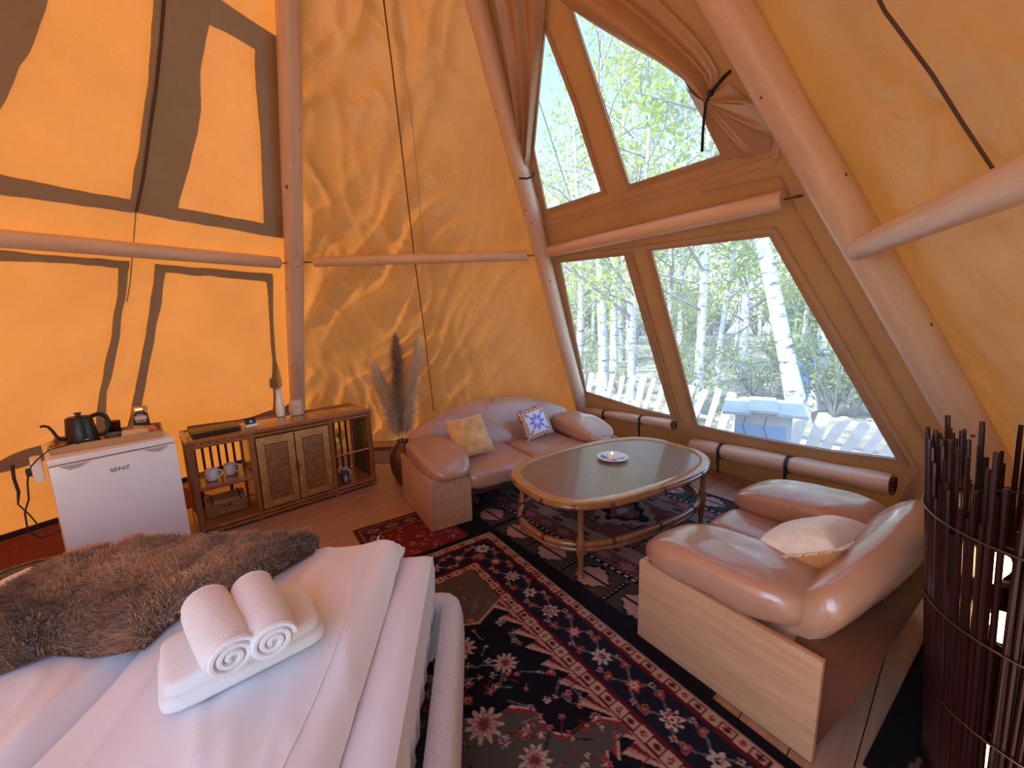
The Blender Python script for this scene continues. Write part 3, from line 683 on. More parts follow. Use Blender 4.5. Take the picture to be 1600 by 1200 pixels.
for j in range(65):
    for i in range(65):
        x, y = i/32-1, j/32-1; m = max(abs(x), abs(y)); c = (0.66, 0.68, 0.86)
        r = math.hypot(x, y); a = (math.atan2(y, x)) % (PI/4)
        if m > 0.70:
            tt = (x if abs(y) > abs(x) else y); k = (tt*7) % 1.0
            dep = (m-0.70)/0.30
            c = (0.17, 0.035, 0.025) if (k > 0.5) == (dep > 0.45) else ((0.80, 0.62, 0.40) if dep < 0.75 else (0.5, 0.18, 0.06))
            if k < 0.16 and dep > 0.3: c = (0.86, 0.76, 0.62)
            if abs(x) > 0.84 and abs(y) > 0.84: c = (0.42, 0.34, 0.62)
        else:
            # eight-pointed star of lozenges
            ang = (math.atan2(y, x)+PI/8) % (PI/4)-PI/8
            px_, py_ = r*math.cos(ang+PI/8*0), r*math.sin(ang)
            off = abs(((math.atan2(y, x)-PI/8) % (PI/4))-PI/8)
            wdt = 0.14*(1-abs(r-0.34)/0.30)
            if r < 0.62 and r*math.sin(off) < wdt: c = (0.22, 0.22, 0.62)
            if r < 0.62 and abs(r*math.sin(off)-wdt) < 0.025: c = (0.62, 0.68, 0.92)
            if abs(abs(x)-abs(y)) < 0.12 and 0.62 < r < 0.92 and ((r*9) % 1) > 0.4: c = (0.03, 0.06, 0.07)
        cols[j*65+i] = c
colour(star, cols)
pc = at_z(1270, 852, 0.545)
pw, PA, (rt, up, nm) = pillow('cushion', 'fringe', pc, (-0.18, 0.52, 0.83), (0.72, 0.50, -0.05), 0.34, 0.44, 0.22, 'ivory silk cushion with rust back and fringe on the loveseat', 'cushion', back='rust')
fr = MB(); 
for e in range(4):
    for i in range(46):
        f = (i+rnd.random()*0.6)/46*2-1
        px, py = ((f, 1), (f, -1), (1, f), (-1, f))[e]
        b = rt*(px*0.17*0.99)+up*(py*0.23*0.99); o_ = (rt*(px if e > 1 else 0)+up*(py if e < 2 else 0))
        L = 0.020+0.014*rnd.random(); sd_ = (rt if e < 2 else up)*rnd.uniform(-.008, .008)
        fr.tube([b, b+o_*L*.6+sd_, b+o_*L+sd_*2-Vector((0, 0, 0.006))], [0.0022, 0.002, 0.0012], 4)
tag(fr.build('fringe', 'fringe', pw, True), kind='stuff')

# ---- oval rattan coffee table
TA = math.radians(30.0); TC = Vector((0.702, 2.745)); TZ = 0.492
tab = thing('coffee_table', 'oval rattan coffee table with woven cane top between the sofas', 'table', (TC.x, TC.y, 0.010), TA)
def se(t, a, b, n=2.9): c, s = math.cos(t), math.sin(t); return (sup(c, 2/n)*a, sup(s, 2/n)*b)
def ring_path(a, b, z, m=72, n=2.9): return [(*se(2*PI*i/m, a, b, n), z) for i in range(m)]
def loop_mesh(prof, m=96, n=2.9):
    vs = []; K = len(prof)
    for i in range(m):
        for a, b, z in prof: x, y = se(2*PI*i/m, a, b, n); vs.append((x, y, z))
    return MB().add(vs, [(i*K+k, i*K+(k+1) % K, ((i+1) % m)*K+(k+1) % K, ((i+1) % m)*K+k) for i in range(m) for k in range(K)])
ra, rb = 0.735, 0.455
pr = [(ra, rb, TZ-0.012), (ra+0.004, rb+0.004, TZ-0.004), (ra-0.004, rb-0.004, TZ+0.004), (ra-0.045, rb-0.045, TZ+0.005), (ra-0.056, rb-0.056, TZ), (ra-0.056, rb-0.056, TZ-0.03), (ra-0.006, rb-0.006, TZ-0.03)]
loop_mesh(pr).build('rim', 'rattan_rim', tab, True, True, 35)
mb = MB(); mb.tube(ring_path(ra-0.012, rb-0.012, TZ-0.036), 0.017, 10, closed=True); mb.build('under_rail', 'rattan', tab)
def cane_material():
    m, nt, out = new_mat('woven_cane_top'); p = nt.nodes.new('ShaderNodeBsdfPrincipled'); nt.links.new(p.outputs[0], out.inputs[0])
    co = coords(nt); fs = []
    for rot in (0.0, PI/2):
        w = nt.nodes.new('ShaderNodeTexWave'); w.wave_type = 'BANDS'; w.bands_direction = 'X'; w.inputs['Scale'].default_value = 14; w.inputs['Distortion'].default_value = 0.15
        nt.links.new(coords(nt, (1, 1, 1), (0, 0, rot)), w.inputs['Vector']); fs.append(w.outputs['Fac'])
    mu = nt.nodes.new('ShaderNodeMath'); mu.operation = 'MULTIPLY'; nt.links.new(fs[0], mu.inputs[0]); nt.links.new(fs[1], mu.inputs[1])
    c = ramp(nt, mu.outputs[0], [(0.12, (0.34, 0.21, 0.13)), (0.25, (0.26, 0.15, 0.09)), (0.5, (0.015, 0.008, 0.006))])
    nt.links.new(c, p.inputs['Base Color']); p.inputs['Roughness'].default_value = 0.42; p.inputs['Coat Weight'].default_value = 0.55; p.inputs['Coat Roughness'].default_value = 0.12
    nt.links.new(bumpn(nt, mu.outputs[0], 0.5, 0.003), p.inputs['Normal']); return m
M['cane_top'] = cane_material()
mb = MB(); vs = [(0, 0, TZ-0.004)]; NR = 8; m = 96
for j in range(1, NR+1):
    vs += [(*[q*j/NR for q in se(2*PI*i/m, ra-0.056, rb-0.056)], TZ-0.004) for i in range(m)]
fs = [(0, 1+i, 1+(i+1) % m) for i in range(m)]+[(1+j*m+i, 1+j*m+(i+1) % m, 1+(j+1)*m+(i+1) % m, 1+(j+1)*m+i) for j in range(NR-1) for i in range(m)]
mb.add(vs, fs); mb.build('cane_top', 'cane_top', tab, True, True, 180)
for z, r in ((0.205, 0.021), (0.172, 0.015)):
    mb = MB(); mb.tube(ring_path(0.70, 0.42, z, 72, 2.6), r, 10, closed=True); mb.build('lower_rail', 'rattan', tab)
for sx in (-1, 1):
    for sy in (-1, 1):
        mb = MB(); mb.lathe([(0.014, 0), (0.021, 0.004), (0.021, 0.016), (0.015, 0.024), (0.017, 0.07), (0.020, 0.14), (0.026, 0.15), (0.027, 0.235), (0.021, 0.245), (0.023, 0.26), (0.018, 0.27), (0.017, 0.33), (0.019, 0.42), (0.021, TZ-0.03)], 14)
        lg = mb.build('leg', 'rattan', tab); lg.location = (sx*0.5625, sy*0.325, 0)
for z, r, cnt, qa, qb, qn in ((TZ-0.036, 0.0185, 14, ra-0.012, rb-0.012, 2.9), (0.205, 0.0225, 14, 0.70, 0.42, 2.6)):
    for i in range(cnt):
        t = 2*PI*(i+.5)/cnt; x, y = se(t, qa, qb, qn); x2, y2 = se(t+0.02, qa, qb, qn); d = Vector((x2-x, y2-y, 0)).normalized()
        for o_ in (-0.007, 0.007):
            mb = MB(); c = Vector((0, 0, 0))
            mb.tube([d*(o_-0.004), d*(o_+0.004)], r+0.002, 10); q = mb.build('node_band', 'slat', tab); q.location = (x, y, z)
pl = at_z(957, 716, TZ+0.012)
plate = thing('plate', 'white china plate with dark blue patches on the rattan table', 'plate', (pl.x, pl.y, TZ+0.007))
prof = [(0.0, 0.006), (0.05, 0.006), (0.075, 0.010), (0.105, 0.020), (0.112, 0.021), (0.108, 0.016), (0.076, 0.003), (0.05, 0.0), (0.0, 0.0)]
mb = MB(); mb.lathe(prof, 72, cap=False); po = mb.build('dish', 'vcol_smooth', plate)
cc = np.zeros((len(po.data.vertices), 3))
for i, v in enumerate(po.data.vertices):
    a = math.atan2(v.co.y, v.co.x); r = v.co.xy.length; c = (0.80, 0.79, 0.80)
    if 0.045 < r < 0.104 and v.co.z > 0.004:
        if 2.3 < a or a < -2.9: c = (0.07, 0.08, 0.12)
        elif -0.6 < a < 0.05: c = (0.10, 0.11, 0.15)
        elif 0.9 < a < 1.5: c = (0.48, 0.42, 0.26)
        elif -1.9 < a < -1.2: c = (0.62, 0.36, 0.32)
    cc[i] = c
colour(po, cc)
cd = thing('candle', 'small white electric candle standing on the plate', 'candle', (pl.x-0.004, pl.y, TZ+0.014))
mb = MB(); mb.lathe([(0.036, 0), (0.039, 0.003), (0.039, 0.036), (0.037, 0.039), (0.033, 0.036), (0.012, 0.030), (0.0, 0.030)], 32, cap=False); mb.build('wax_body', 'candle', cd)
mb = MB(); mb.lathe([(0.0005, 0.028), (0.006, 0.032), (0.0075, 0.038), (0.005, 0.046), (0.0005, 0.054)], 12); mb.build('flame_tip', 'flame', cd)

# ---- bamboo and cane sideboard
CF = Vector((-2.300, 2.735)); CA = math.atan2(3.665-2.735, -1.315+2.300); CL = 1.355; CH = 0.737; CDp = 0.46
cab = thing('sideboard', 'bamboo sideboard with two woven cane doors below the glowing wall', 'sideboard', (CF.x, CF.y, 0.0), CA)
PX = [0.022, 0.395, 0.985, CL-0.022]
def cp(name, mat, fn, parent=cab, **k): mb = MB(); fn(mb); return mb.build(name, mat, parent, **k)
cp('top_board', 'cabwood', lambda m: m.box((CL/2, CDp/2, CH-0.014), (CL-0.03, CDp-0.03, 0.022), 0.003))
for y in (0.016, CDp-0.016):
    cp('top_rail', 'rattan', lambda m: m.tube([(0.0, y, CH-0.016), (CL, y, CH-0.016)], 0.018, 12))
    cp('top_rail', 'rattan', lambda m: m.tube([(0.0, y, CH-0.050), (CL, y, CH-0.050)], 0.014, 12))
    cp('bottom_rail', 'rattan', lambda m: m.tube([(0.0, y, 0.060), (CL, y, 0.060)], 0.016, 12))
    cp('bottom_rail', 'rattan', lambda m: m.tube([(0.0, y, 0.028), (CL, y, 0.028)], 0.014, 12))
for x in (0.016, CL-0.016):
    cp('side_rail', 'rattan', lambda m: m.tube([(x, 0.0, CH-0.016), (x, CDp, CH-0.016)], 0.018, 12))
    cp('side_rail', 'rattan', lambda m: m.tube([(x, 0.0, 0.060), (x, CDp, 0.060)], 0.015, 12))
for x in (0.055, 0.080): cp('inlay_strip', 'slat', lambda m: m.box((x, CDp/2, CH-0.0025), (0.006, CDp-0.06, 0.003)))
for x in PX:
    cp('post', 'rattan', lambda m: m.tube([(x, 0.018, 0.0), (x, 0.018, 0.30), (x, 0.018, CH-0.03)], 0.021, 14))
for x in (PX[0], PX[1], PX[2], PX[3]): cp('post', 'rattan', lambda m: m.tube([(x, CDp-0.018, 0.0), (x, CDp-0.018, CH-0.03)], 0.018, 12))
for x in PX[1:3]: cp('partition', 'cabwood', lambda m: m.box((x, CDp/2, CH/2), (0.012, CDp-0.07, CH-0.12)))
cp('bottom_board', 'cabwood', lambda m: m.box((CL/2, CDp/2, 0.062), (CL-0.05, CDp-0.04, 0.012)))
cp('back_panel', 'slat', lambda m: m.box(((PX[1]+PX[2])/2, CDp-0.02, CH/2), (PX[2]-PX[1]-0.04, 0.01, CH-0.12)))
SH = 0.375
cp('shelf', 'cabwood', lambda m: m.box(((PX[0]+PX[1])/2, CDp/2, SH-0.012), (PX[1]-PX[0]-0.02, CDp-0.04, 0.018)))
cp('shelf_edge', 'rattan', lambda m: m.tube([(PX[0], 0.02, SH-0.012), (PX[1], 0.02, SH-0.012)], 0.014, 10))
cp('glass_shelf', 'glass', lambda m: m.box(((PX[2]+PX[3])/2, CDp/2, SH-0.006), (PX[3]-PX[2]-0.03, CDp-0.05, 0.008)))
cp('shelf_edge', 'rattan_rim', lambda m: m.tube([(PX[2], 0.02, SH-0.008), (PX[3], 0.02, SH-0.008)], 0.009, 8))
for i in range(6): cp('back_slat', 'slat', lambda m: m.box((PX[0]+0.05+i*0.052, CDp-0.018, 0.50), (0.017, 0.012, 0.40)))
cp('back_rail', 'slat', lambda m: m.box(((PX[0]+PX[1])/2, CDp-0.018, 0.295), (PX[1]-PX[0], 0.016, 0.024)))
for i in range(2): cp('back_slat', 'slat', lambda m: m.box((PX[0]+0.06+i*0.20, CDp-0.018, 0.17), (0.022, 0.012, 0.24)))
for i in range(8): cp('side_slat', 'slat', lambda m: m.box((PX[3], 0.06+i*0.048, CH/2), (0.012, 0.016, CH-0.12)))
for i in range(5): cp('back_slat', 'slat', lambda m: m.box((PX[2]+0.055+i*0.058, CDp-0.018, CH/2), (0.018, 0.012, CH-0.12)))
DW = (PX[2]-PX[1]-0.046)/2
for i in range(2):
    x0 = PX[1]+0.022+i*(DW+0.003); zc = (0.085+CH-0.070)/2; DHt = CH-0.070-0.085
    d = tag(cp('door', 'cane_frame', lambda m: m.box((0, 0, 0), (DW-0.004, 0.010, DHt)))); d.location = (x0+DW/2, 0.012, zc)
    for sx in (-1, 1): cp('door_stile', 'cane_frame', lambda m: m.box((sx*(DW/2-0.030), -0.008, 0), (0.052, 0.012, DHt), 0.003), d)
    for sz in (-1, 1): cp('door_rail', 'cane_frame', lambda m: m.box((0, -0.008, sz*(DHt/2-0.032)), (DW-0.11, 0.012, 0.056), 0.003), d)
    iw, ih = DW-0.112, DHt-0.125
    for sx in (-1, 1): cp('bead', 'rattan', lambda m: m.tube([(sx*iw/2, -0.014, -ih/2), (sx*iw/2, -0.014, ih/2)], 0.004, 6), d)
    for sz in (-1, 1): cp('bead', 'rattan', lambda m: m.tube([(-iw/2, -0.014, sz*ih/2), (iw/2, -0.014, sz*ih/2)], 0.004, 6), d)
    wv = MB(); rows = 21
    for r_ in range(rows):
        z = -ih/2+ih*(r_+.5)/rows
        wv.tube([(-iw/2+iw*q/20, -0.007-0.006*math.sin(q*PI/2+PI*(r_ % 2)+0.5), z+0.0015*nz(q*.7, r_)) for q in range(21)], 0.0080, 5)
    tag(wv.build('woven_panel', 'weave', d), kind='stuff')
    cp('handle', 'rattan', lambda m: m.tube([((DW/2-0.012)*(1 if i == 0 else -1), -0.016, -0.03), ((DW/2-0.012)*(1 if i == 0 else -1), -0.024, 0), ((DW/2-0.012)*(1 if i == 0 else -1), -0.016, 0.03)], 0.006, 8), d)
cabx = Vector((math.cos(CA), math.sin(CA))); caby = Vector((-cabx.y, cabx.x))
def on_cab(x, y, z): q = CF+cabx*x+caby*y; return (q.x, q.y, z)
def px_cab(px, py, z):
    p = at_z(px, py, z); d = p.to_2d()-CF; return d.dot(cabx), d.dot(caby)
# ---- things on and in the sideboard
def mug(loc, rz, label):
    th = thing('mug', label, 'mug', loc, rz, 'white mugs on the sideboard shelf')
    mb = MB(); mb.lathe([(0.0, 0.0), (0.028, 0.0), (0.036, 0.008), (0.039, 0.03), (0.041, 0.088), (0.0385, 0.088), (0.036, 0.03), (0.03, 0.008), (0.0, 0.006)], 28, cap=False); mb.build('cup', 'ceramic', th)
    mb = MB(); mb.tube([(0.036, 0, 0.074), (0.055, 0, 0.078), (0.068, 0, 0.066), (0.070, 0, 0.045), (0.060, 0, 0.026), (0.036, 0, 0.020)], 0.0048, 8); mb.build('handle', 'ceramic', th)
mug(on_cab(0.135, 0.16, SH), 0.35, 'white mug on the sideboard shelf, nearer to the fridge')
mug(on_cab(0.26, 0.20, SH), 0.35, 'white mug on the sideboard shelf, nearer to the cane doors')
ch = thing('wooden_chest', 'small rounded wooden chest under the mug shelf', 'chest', on_cab(0.205, 0.26, 0.07), CA)
mb = MB(); mb.box((0, 0, 0.045), (0.25, 0.16, 0.09), 0.006); mb.build('chest_body', 'chest', ch)
mb = MB(); mb.prism([(-0.127, 0.083*math.cos(a), 0.094+0.055*math.sin(a)) for a in [PI*i/10 for i in range(11)]], (0.254, 0, 0)); mb.build('chest_lid', 'chest', ch)
for x in (-0.09, 0.09):
    mb = MB(); mb.tube([(x, 0.086*math.cos(a), 0.094+0.058*math.sin(a)) for a in [PI*i/10 for i in range(11)]], 0.005, 6); mb.build('iron_band', 'iron', ch)
mb = MB(); mb.tube([(-0.03, -0.085, 0.085), (-0.02, -0.10, 0.075), (0.02, -0.10, 0.075), (0.03, -0.085, 0.085)], 0.004, 6); mb.build('handle', 'iron', ch)
fx_, fy_ = 0.20, 0.20
fo = thing('leather_folder', 'black leather folder lying on the left end of the sideboard', 'folder', on_cab(fx_, fy_, CH), CA+0.05)
mb = MB(); mb.box((0, 0, 0.007), (0.30, 0.22, 0.012), 0.004); mb.build('lower_cover', 'blackleather', fo)
mb = MB(); mb.box((0, 0, 0.0175), (0.285, 0.205, 0.010), 0.002); mb.build('pages', 'mud', fo)
mb = MB(); mb.box((0, 0.002, 0.027), (0.305, 0.225, 0.010), 0.004); mb.build('upper_cover', 'blackleather', fo)
mb = MB(); mb.box((0.01, 0.02, 0.0325), (0.06, 0.018, 0.001)); mb.build('stamp', 'goldprint', fo)
cx_, cy_ = px_cab(395, 664, CH)
ca = thing('card_holder', 'small dark card standing in a white block on the sideboard', 'card holder', on_cab(0.43, 0.16, CH), CA+0.15)
mb = MB(); mb.box((0, 0, 0.011), (0.085, 0.05, 0.022), 0.003); mb.build('block', 'ceramic', ca)
mb = MB(); mb.box((0, 0.005, 0.045), (0.075, 0.012, 0.048), 0.002, Matrix.Rotation(-0.35, 3, 'X')); mb.build('card', 'ink', ca)
mb = MB(); mb.prism([(-0.012, -0.012, 0.037), (0.012, -0.012, 0.037), (0, -0.004, 0.056)], (0, -0.002, 0.0008)); mb.build('mark', 'whiteprint', ca)
vx, vy = px_cab(440, 648, CH)
vs_ = thing('bud_vase', 'slender grey-white bud vase on the sideboard', 'vase', on_cab(0.70, 0.37, CH), CA+0.4)
vs2 = []; K = 24; prof = [(0.030, 0), (0.034, 0.01), (0.036, 0.05), (0.034, 0.10), (0.027, 0.15), (0.022, 0.19), (0.023, 0.235), (0.026, 0.25)]
mb = MB()
for r, z in prof:
    for k in range(K):
        a = 2*PI*k/K; zz = z+(0.018*math.cos(a) if z > 0.24 else 0); tw = (1+0.10*math.cos(3*a+z*8)); vs2.append((r*tw*math.cos(a), r*tw*math.sin(a), zz))
mb.add(vs2, [(i*K+k, i*K+(k+1) % K, (i+1)*K+(k+1) % K, (i+1)*K+k) for i in range(len(prof)-1) for k in range(K)]+[tuple(range(K))])
mb.build('vase_body', 'ceramic', vs_)
fe = thing('dried_fern', 'dried fern sprig standing in the slender vase', 'dried plant', (vs_.location.x, vs_.location.y, CH+0.06), CA)
for q, (dx, hh, n) in enumerate(((0.012, 0.41, 30), (-0.040, 0.28, 16))):
    st = MB(); st.tube([(0, 0, 0), (dx*.4, 0, 0.18), (dx, 0.01, hh)], 0.0025, 5); s_ = st.build('stem', 'dried', fe)
    lv = MB()
    for i in range(n):
        z = 0.19+(hh-0.19)*i/n; L = 0.034*(1-(i/n)**2)+0.006; cx = dx*(z/hh)
        for s in (-1, 1): lv.tube([(cx, 0.0, z), (cx+s*L*.55, 0.004, z+0.008), (cx+s*L*.9, 0.0, z+0.018)], [0.0028, 0.0024, 0.0010], 4)
    tag(lv.build('fronds', 'dried', s_, False), kind='stuff')
ja = thing('ceramic_jar', 'beige stoneware jar with a ribbed neck on the sideboard', 'jar', on_cab(0.82, 0.33, CH), CA)
mb = MB(); mb.lathe([(0.0, 0.004), (0.05, 0.0), (0.056, 0.008), (0.056, 0.085), (0.060, 0.088), (0.060, 0.098), (0.055, 0.101), (0.055, 0.125), (0.045, 0.137), (0.042, 0.140), (0.038, 0.136), (0.045, 0.12), (0.045, 0.02), (0.0, 0.02)], 32, cap=False); mb.build('jar_body', 'stone', ja)
for z in (0.092, 0.02):
    mb = MB(); mb.tube([(-0.058, 0, z+0.01), (-0.068, 0, z+0.006), (-0.078, 0, z-0.002)], 0.004, 6); mb.build('wire_clip', 'iron', ja)
def wine_glass(loc, label):
    th = thing('wine_glass', label, 'glass', loc, 0, 'stemmed glasses on the glass shelf')
    mb = MB(); mb.lathe([(0.030, 0.0), (0.030, 0.003), (0.006, 0.008), (0.004, 0.02), (0.004, 0.07), (0.012, 0.08), (0.030, 0.10), (0.035, 0.125), (0.031, 0.165), (0.0295, 0.165), (0.033, 0.125), (0.028, 0.102), (0.0, 0.086)], 24, cap=False); mb.build('bowl_and_stem', 'glass', th)
GL = ('front stemmed wine glass nearest the cane door', 'stemmed wine glass second from the front on the glass shelf', 'stemmed wine glass behind the front one by the cane door', 'rearmost stemmed wine glass on the glass shelf')
for i, (x, y) in enumerate(((1.06, 0.10), (1.13, 0.19), (1.06, 0.24), (1.15, 0.31))): wine_glass(on_cab(x, y, SH-0.001), GL[i])
jg = thing('ceramic_jug', 'small patterned ceramic jug on the bottom of the sideboard', 'jug', on_cab(1.105, 0.12, 0.068), 0)
mb = MB(); mb.lathe([(0.0, 0.0), (0.030, 0.0), (0.05, 0.025), (0.054, 0.05), (0.046, 0.08), (0.028, 0.10), (0.024, 0.115), (0.030, 0.135), (0.026, 0.135), (0.020, 0.112), (0.0, 0.10)], 28, cap=False); jb = mb.build('jug_body', 'vcol_smooth', jg)
cc = np.zeros((len(jb.data.vertices), 3))
for i, v in enumerate(jb.data.vertices):
    a = math.atan2(v.co.y, v.co.x); z = v.co.z; cc[i] = (0.62, 0.60, 0.58) if (0.02 < z < 0.06 and math.cos(a*6) > -0.2) or z > 0.118 else (0.05, 0.055, 0.09)
colour(jb, cc)
mb = MB(); mb.tube([(0.024, 0, 0.125), (0.05, 0, 0.12), (0.058, 0, 0.09), (0.046, 0, 0.07)], 0.005, 6); mb.build('handle', 'ceramic', jg)
mb = MB(); mb.tube([(-0.03, 0, 0.085), (-0.055, 0, 0.115), (-0.06, 0, 0.125)], [0.009, 0.006, 0.004], 8); mb.build('spout', 'ceramic', jg)

# ---- fridge and what stands on it
FP = Vector((-2.528, 2.097)); FA = math.atan2(2.526-2.097, -2.180+2.528); FW = 0.552; FH = 0.84; FD = 0.54
frg = thing('mini_fridge', 'white mini fridge at the left of the bamboo sideboard', 'fridge', (FP.x, FP.y, 0.0), FA)
mb = MB(); mb.box((FW/2, 0.30, 0.405), (FW-0.006, FD-0.06, 0.77), 0.006); mb.build('body', 'white_enamel', frg)
mb = MB(); mb.box((FW/2, FD/2+0.01, FH-0.0175), (FW, FD-0.02, 0.035), 0.008); mb.build('top_plate', 'white_enamel', frg)
mb = MB(); mb.box((FW/2, 0.027, 0.425), (FW-0.004, 0.054, 0.75), 0.010); dr = mb.build('door', 'white_enamel', frg)
for sx in (-1, 1):
    mb = MB(); X = lambda x: FW/2+sx*x
    mb.prism([(X(0.11), -0.0015, 0.797), (X(0.235), -0.0015, 0.797), (X(0.20), -0.0015, 0.770), (X(0.165), -0.0015, 0.772)], (0, 0.004, 0)); mb.build('grip_recess', 'grey_plastic', dr)
text_mesh('logo', 'SENZ', 0.030, 'ink', dr, Matrix.Translation((FW/2, -0.0015, 0.715)) @ Matrix.Rotation(PI/2, 4, 'X') @ Matrix.Scale(1.25, 4, (1, 0, 0)))
for sx in (0.05, FW-0.05):
    for y in (0.08, 0.48):
        mb = MB(); mb.lathe([(0.02, 0), (0.02, 0.03)], 12, (sx, y, 0)); mb.build('foot', 'grey_plastic', frg)
fx2 = Vector((math.cos(FA), math.sin(FA))); fy2 = Vector((-fx2.y, fx2.x))
def on_fr(x, y, z): q = FP+fx2*x+fy2*y; return (q.x, q.y, z)
def px_fr(px, py, z): d = at_z(px, py, z).to_2d()-FP; return d.dot(fx2), d.dot(fy2)
tr = thing('tray', 'light wooden serving tray on the fridge', 'tray', on_fr(0.285, 0.265, FH), FA-0.14)
TW, TD, THt = 0.47, 0.30, 0.045
mb = MB(); mb.box((0, 0, 0.005), (TW, TD, 0.010)); mb.build('tray_base', 'tray', tr)
for sy in (-1, 1):
    mb = MB(); mb.prism([(-TW/2-0.006, sy*TD/2, 0.0), (TW/2+0.006, sy*TD/2, 0.0), (TW/2+0.012, sy*(TD/2+0.004), THt), (-TW/2-0.012, sy*(TD/2+0.004), THt)], (0, sy*0.009, 0)); mb.build('tray_side', 'tray', tr)
for sx in (-1, 1):
    mb = MB(); mb.prism([(sx*TW/2, -TD/2, 0.0), (sx*TW/2, TD/2, 0.0), (sx*(TW/2+0.008), TD/2+0.004, THt), (sx*(TW/2+0.008), 0.05, THt), (sx*(TW/2+0.007), 0.04, 0.03), (sx*(TW/2+0.007), -0.04, 0.03), (sx*(TW/2+0.008), -0.05, THt), (sx*(TW/2+0.008), -TD/2-0.004, THt)], (sx*0.009, 0, 0)); mb.build('tray_side', 'tray', tr)
TB = FH+0.010
kx, ky = px_fr(130, 690, TB)
ke = thing('kettle', 'matt black gooseneck kettle on the tray', 'kettle', on_fr(0.165, 0.26, TB+0.001), FA+0.12); ke.scale = (1.05, 1.05, 1.25)
mb = MB(); mb.lathe([(0.0, 0.0), (0.070, 0.0), (0.073, 0.004), (0.073, 0.016), (0.068, 0.020), (0.066, 0.05), (0.056, 0.130), (0.053, 0.134), (0.0, 0.136)], 36, cap=False); mb.build('body', 'kettle', ke)
mb = MB(); mb.lathe([(0.045, 0.134), (0.045, 0.138), (0.012, 0.141), (0.010, 0.148), (0.016, 0.151), (0.016, 0.157), (0.0, 0.158)], 24, cap=False); mb.build('lid', 'kettle', ke)
mb = MB(); mb.tube([(-0.064, 0, 0.038), (-0.085, 0, 0.042), (-0.098, 0, 0.060), (-0.108, 0, 0.088), (-0.120, 0, 0.110), (-0.136, 0, 0.118), (-0.150, 0, 0.116)], [0.011, 0.009, 0.0075, 0.007, 0.0065, 0.006, 0.006], 10); mb.build('spout', 'kettle', ke)
mb = MB(); mb.tube([(0.052, 0, 0.130), (0.085, 0, 0.136), (0.112, 0, 0.120), (0.122, 0, 0.085), (0.110, 0, 0.050), (0.092, 0, 0.034), (0.068, 0, 0.030)], [0.010, 0.011, 0.012, 0.012, 0.011, 0.009, 0.008], 10); mb.build('handle', 'kettle', ke)
mb = MB(); mb.box((0.004, -0.069, 0.030), (0.014, 0.002, 0.003)); mb.build('mark', 'whiteprint', ke)
gt = thing('tumbler', 'dark glass tumbler standing behind the kettle handle', 'glass', on_fr(0.315, 0.36, TB+0.001), 0)
M['smoke'] = glass_mat('smoked_glass', (0.42, 0.30, 0.24))
mb = MB(); mb.lathe([(0.030, 0.0), (0.032, 0.002), (0.039, 0.095), (0.037, 0.095), (0.030, 0.008), (0.0, 0.007)], 28, cap=False); mb.build('tumbler_wall', 'smoke', gt)
bw = thing('small_bowl', 'small mauve-grey bowl on the tray right of the kettle', 'bowl', on_fr(0.30, 0.255, TB+0.001), 0)
mb = MB(); mb.lathe([(0.0, 0.0), (0.028, 0.0), (0.040, 0.012), (0.046, 0.034), (0.043, 0.034), (0.036, 0.013), (0.0, 0.006)], 28, cap=False); M['mauve'] = pbr('mauve_glaze', (0.20, 0.15, 0.15), rough=0.3); mb.build('bowl_body', 'mauve', bw)
cj = thing('coffee_jar', 'instant coffee jar with gold lid and dark label on the tray', 'jar', on_fr(0.455, 0.345, TB+0.001), FA-0.25); cj.scale = (1.2, 1.2, 1.2)
def sqlathe(mb, prof, n=40, e=0.5):
    vs = []; 
    for r, z in prof:
        for k in range(n): a = 2*PI*k/n; vs.append((r*sup(math.cos(a), e), r*0.8*sup(math.sin(a), e), z))
    mb.add(vs, [(i*n+k, i*n+(k+1) % n, (i+1)*n+(k+1) % n, (i+1)*n+k) for i in range(len(prof)-1) for k in range(n)]+[tuple(range(n)), tuple(range((len(prof)-1)*n, len(prof)*n))])
mb = MB(); sqlathe(mb, [(0.030, 0), (0.033, 0.004), (0.034, 0.07), (0.030, 0.100), (0.027, 0.106)]); mb.build('jar_glass', 'coffee', cj)
mb = MB(); sqlathe(mb, [(0.029, 0.106), (0.031, 0.108), (0.031, 0.136), (0.029, 0.138)]); mb.build('lid', 'gold_lid', cj)
mb = MB(); mb.box((0, -0.0282, 0.050), (0.050, 0.002, 0.085), 0.0); lb = mb.build('label', 'ink', cj)
mb = MB(); mb.box((0, -0.0295, 0.080), (0.048, 0.001, 0.022)); mb.build('label_band', 'paper_cream', lb)
text_mesh('lettering', 'NESCAFÉ', 0.0125, 'whiteprint', lb, Matrix.Translation((0, -0.0297, 0.060)) @ Matrix.Rotation(PI/2, 4, 'X') @ Matrix.Scale(0.85, 4, (1, 0, 0)))
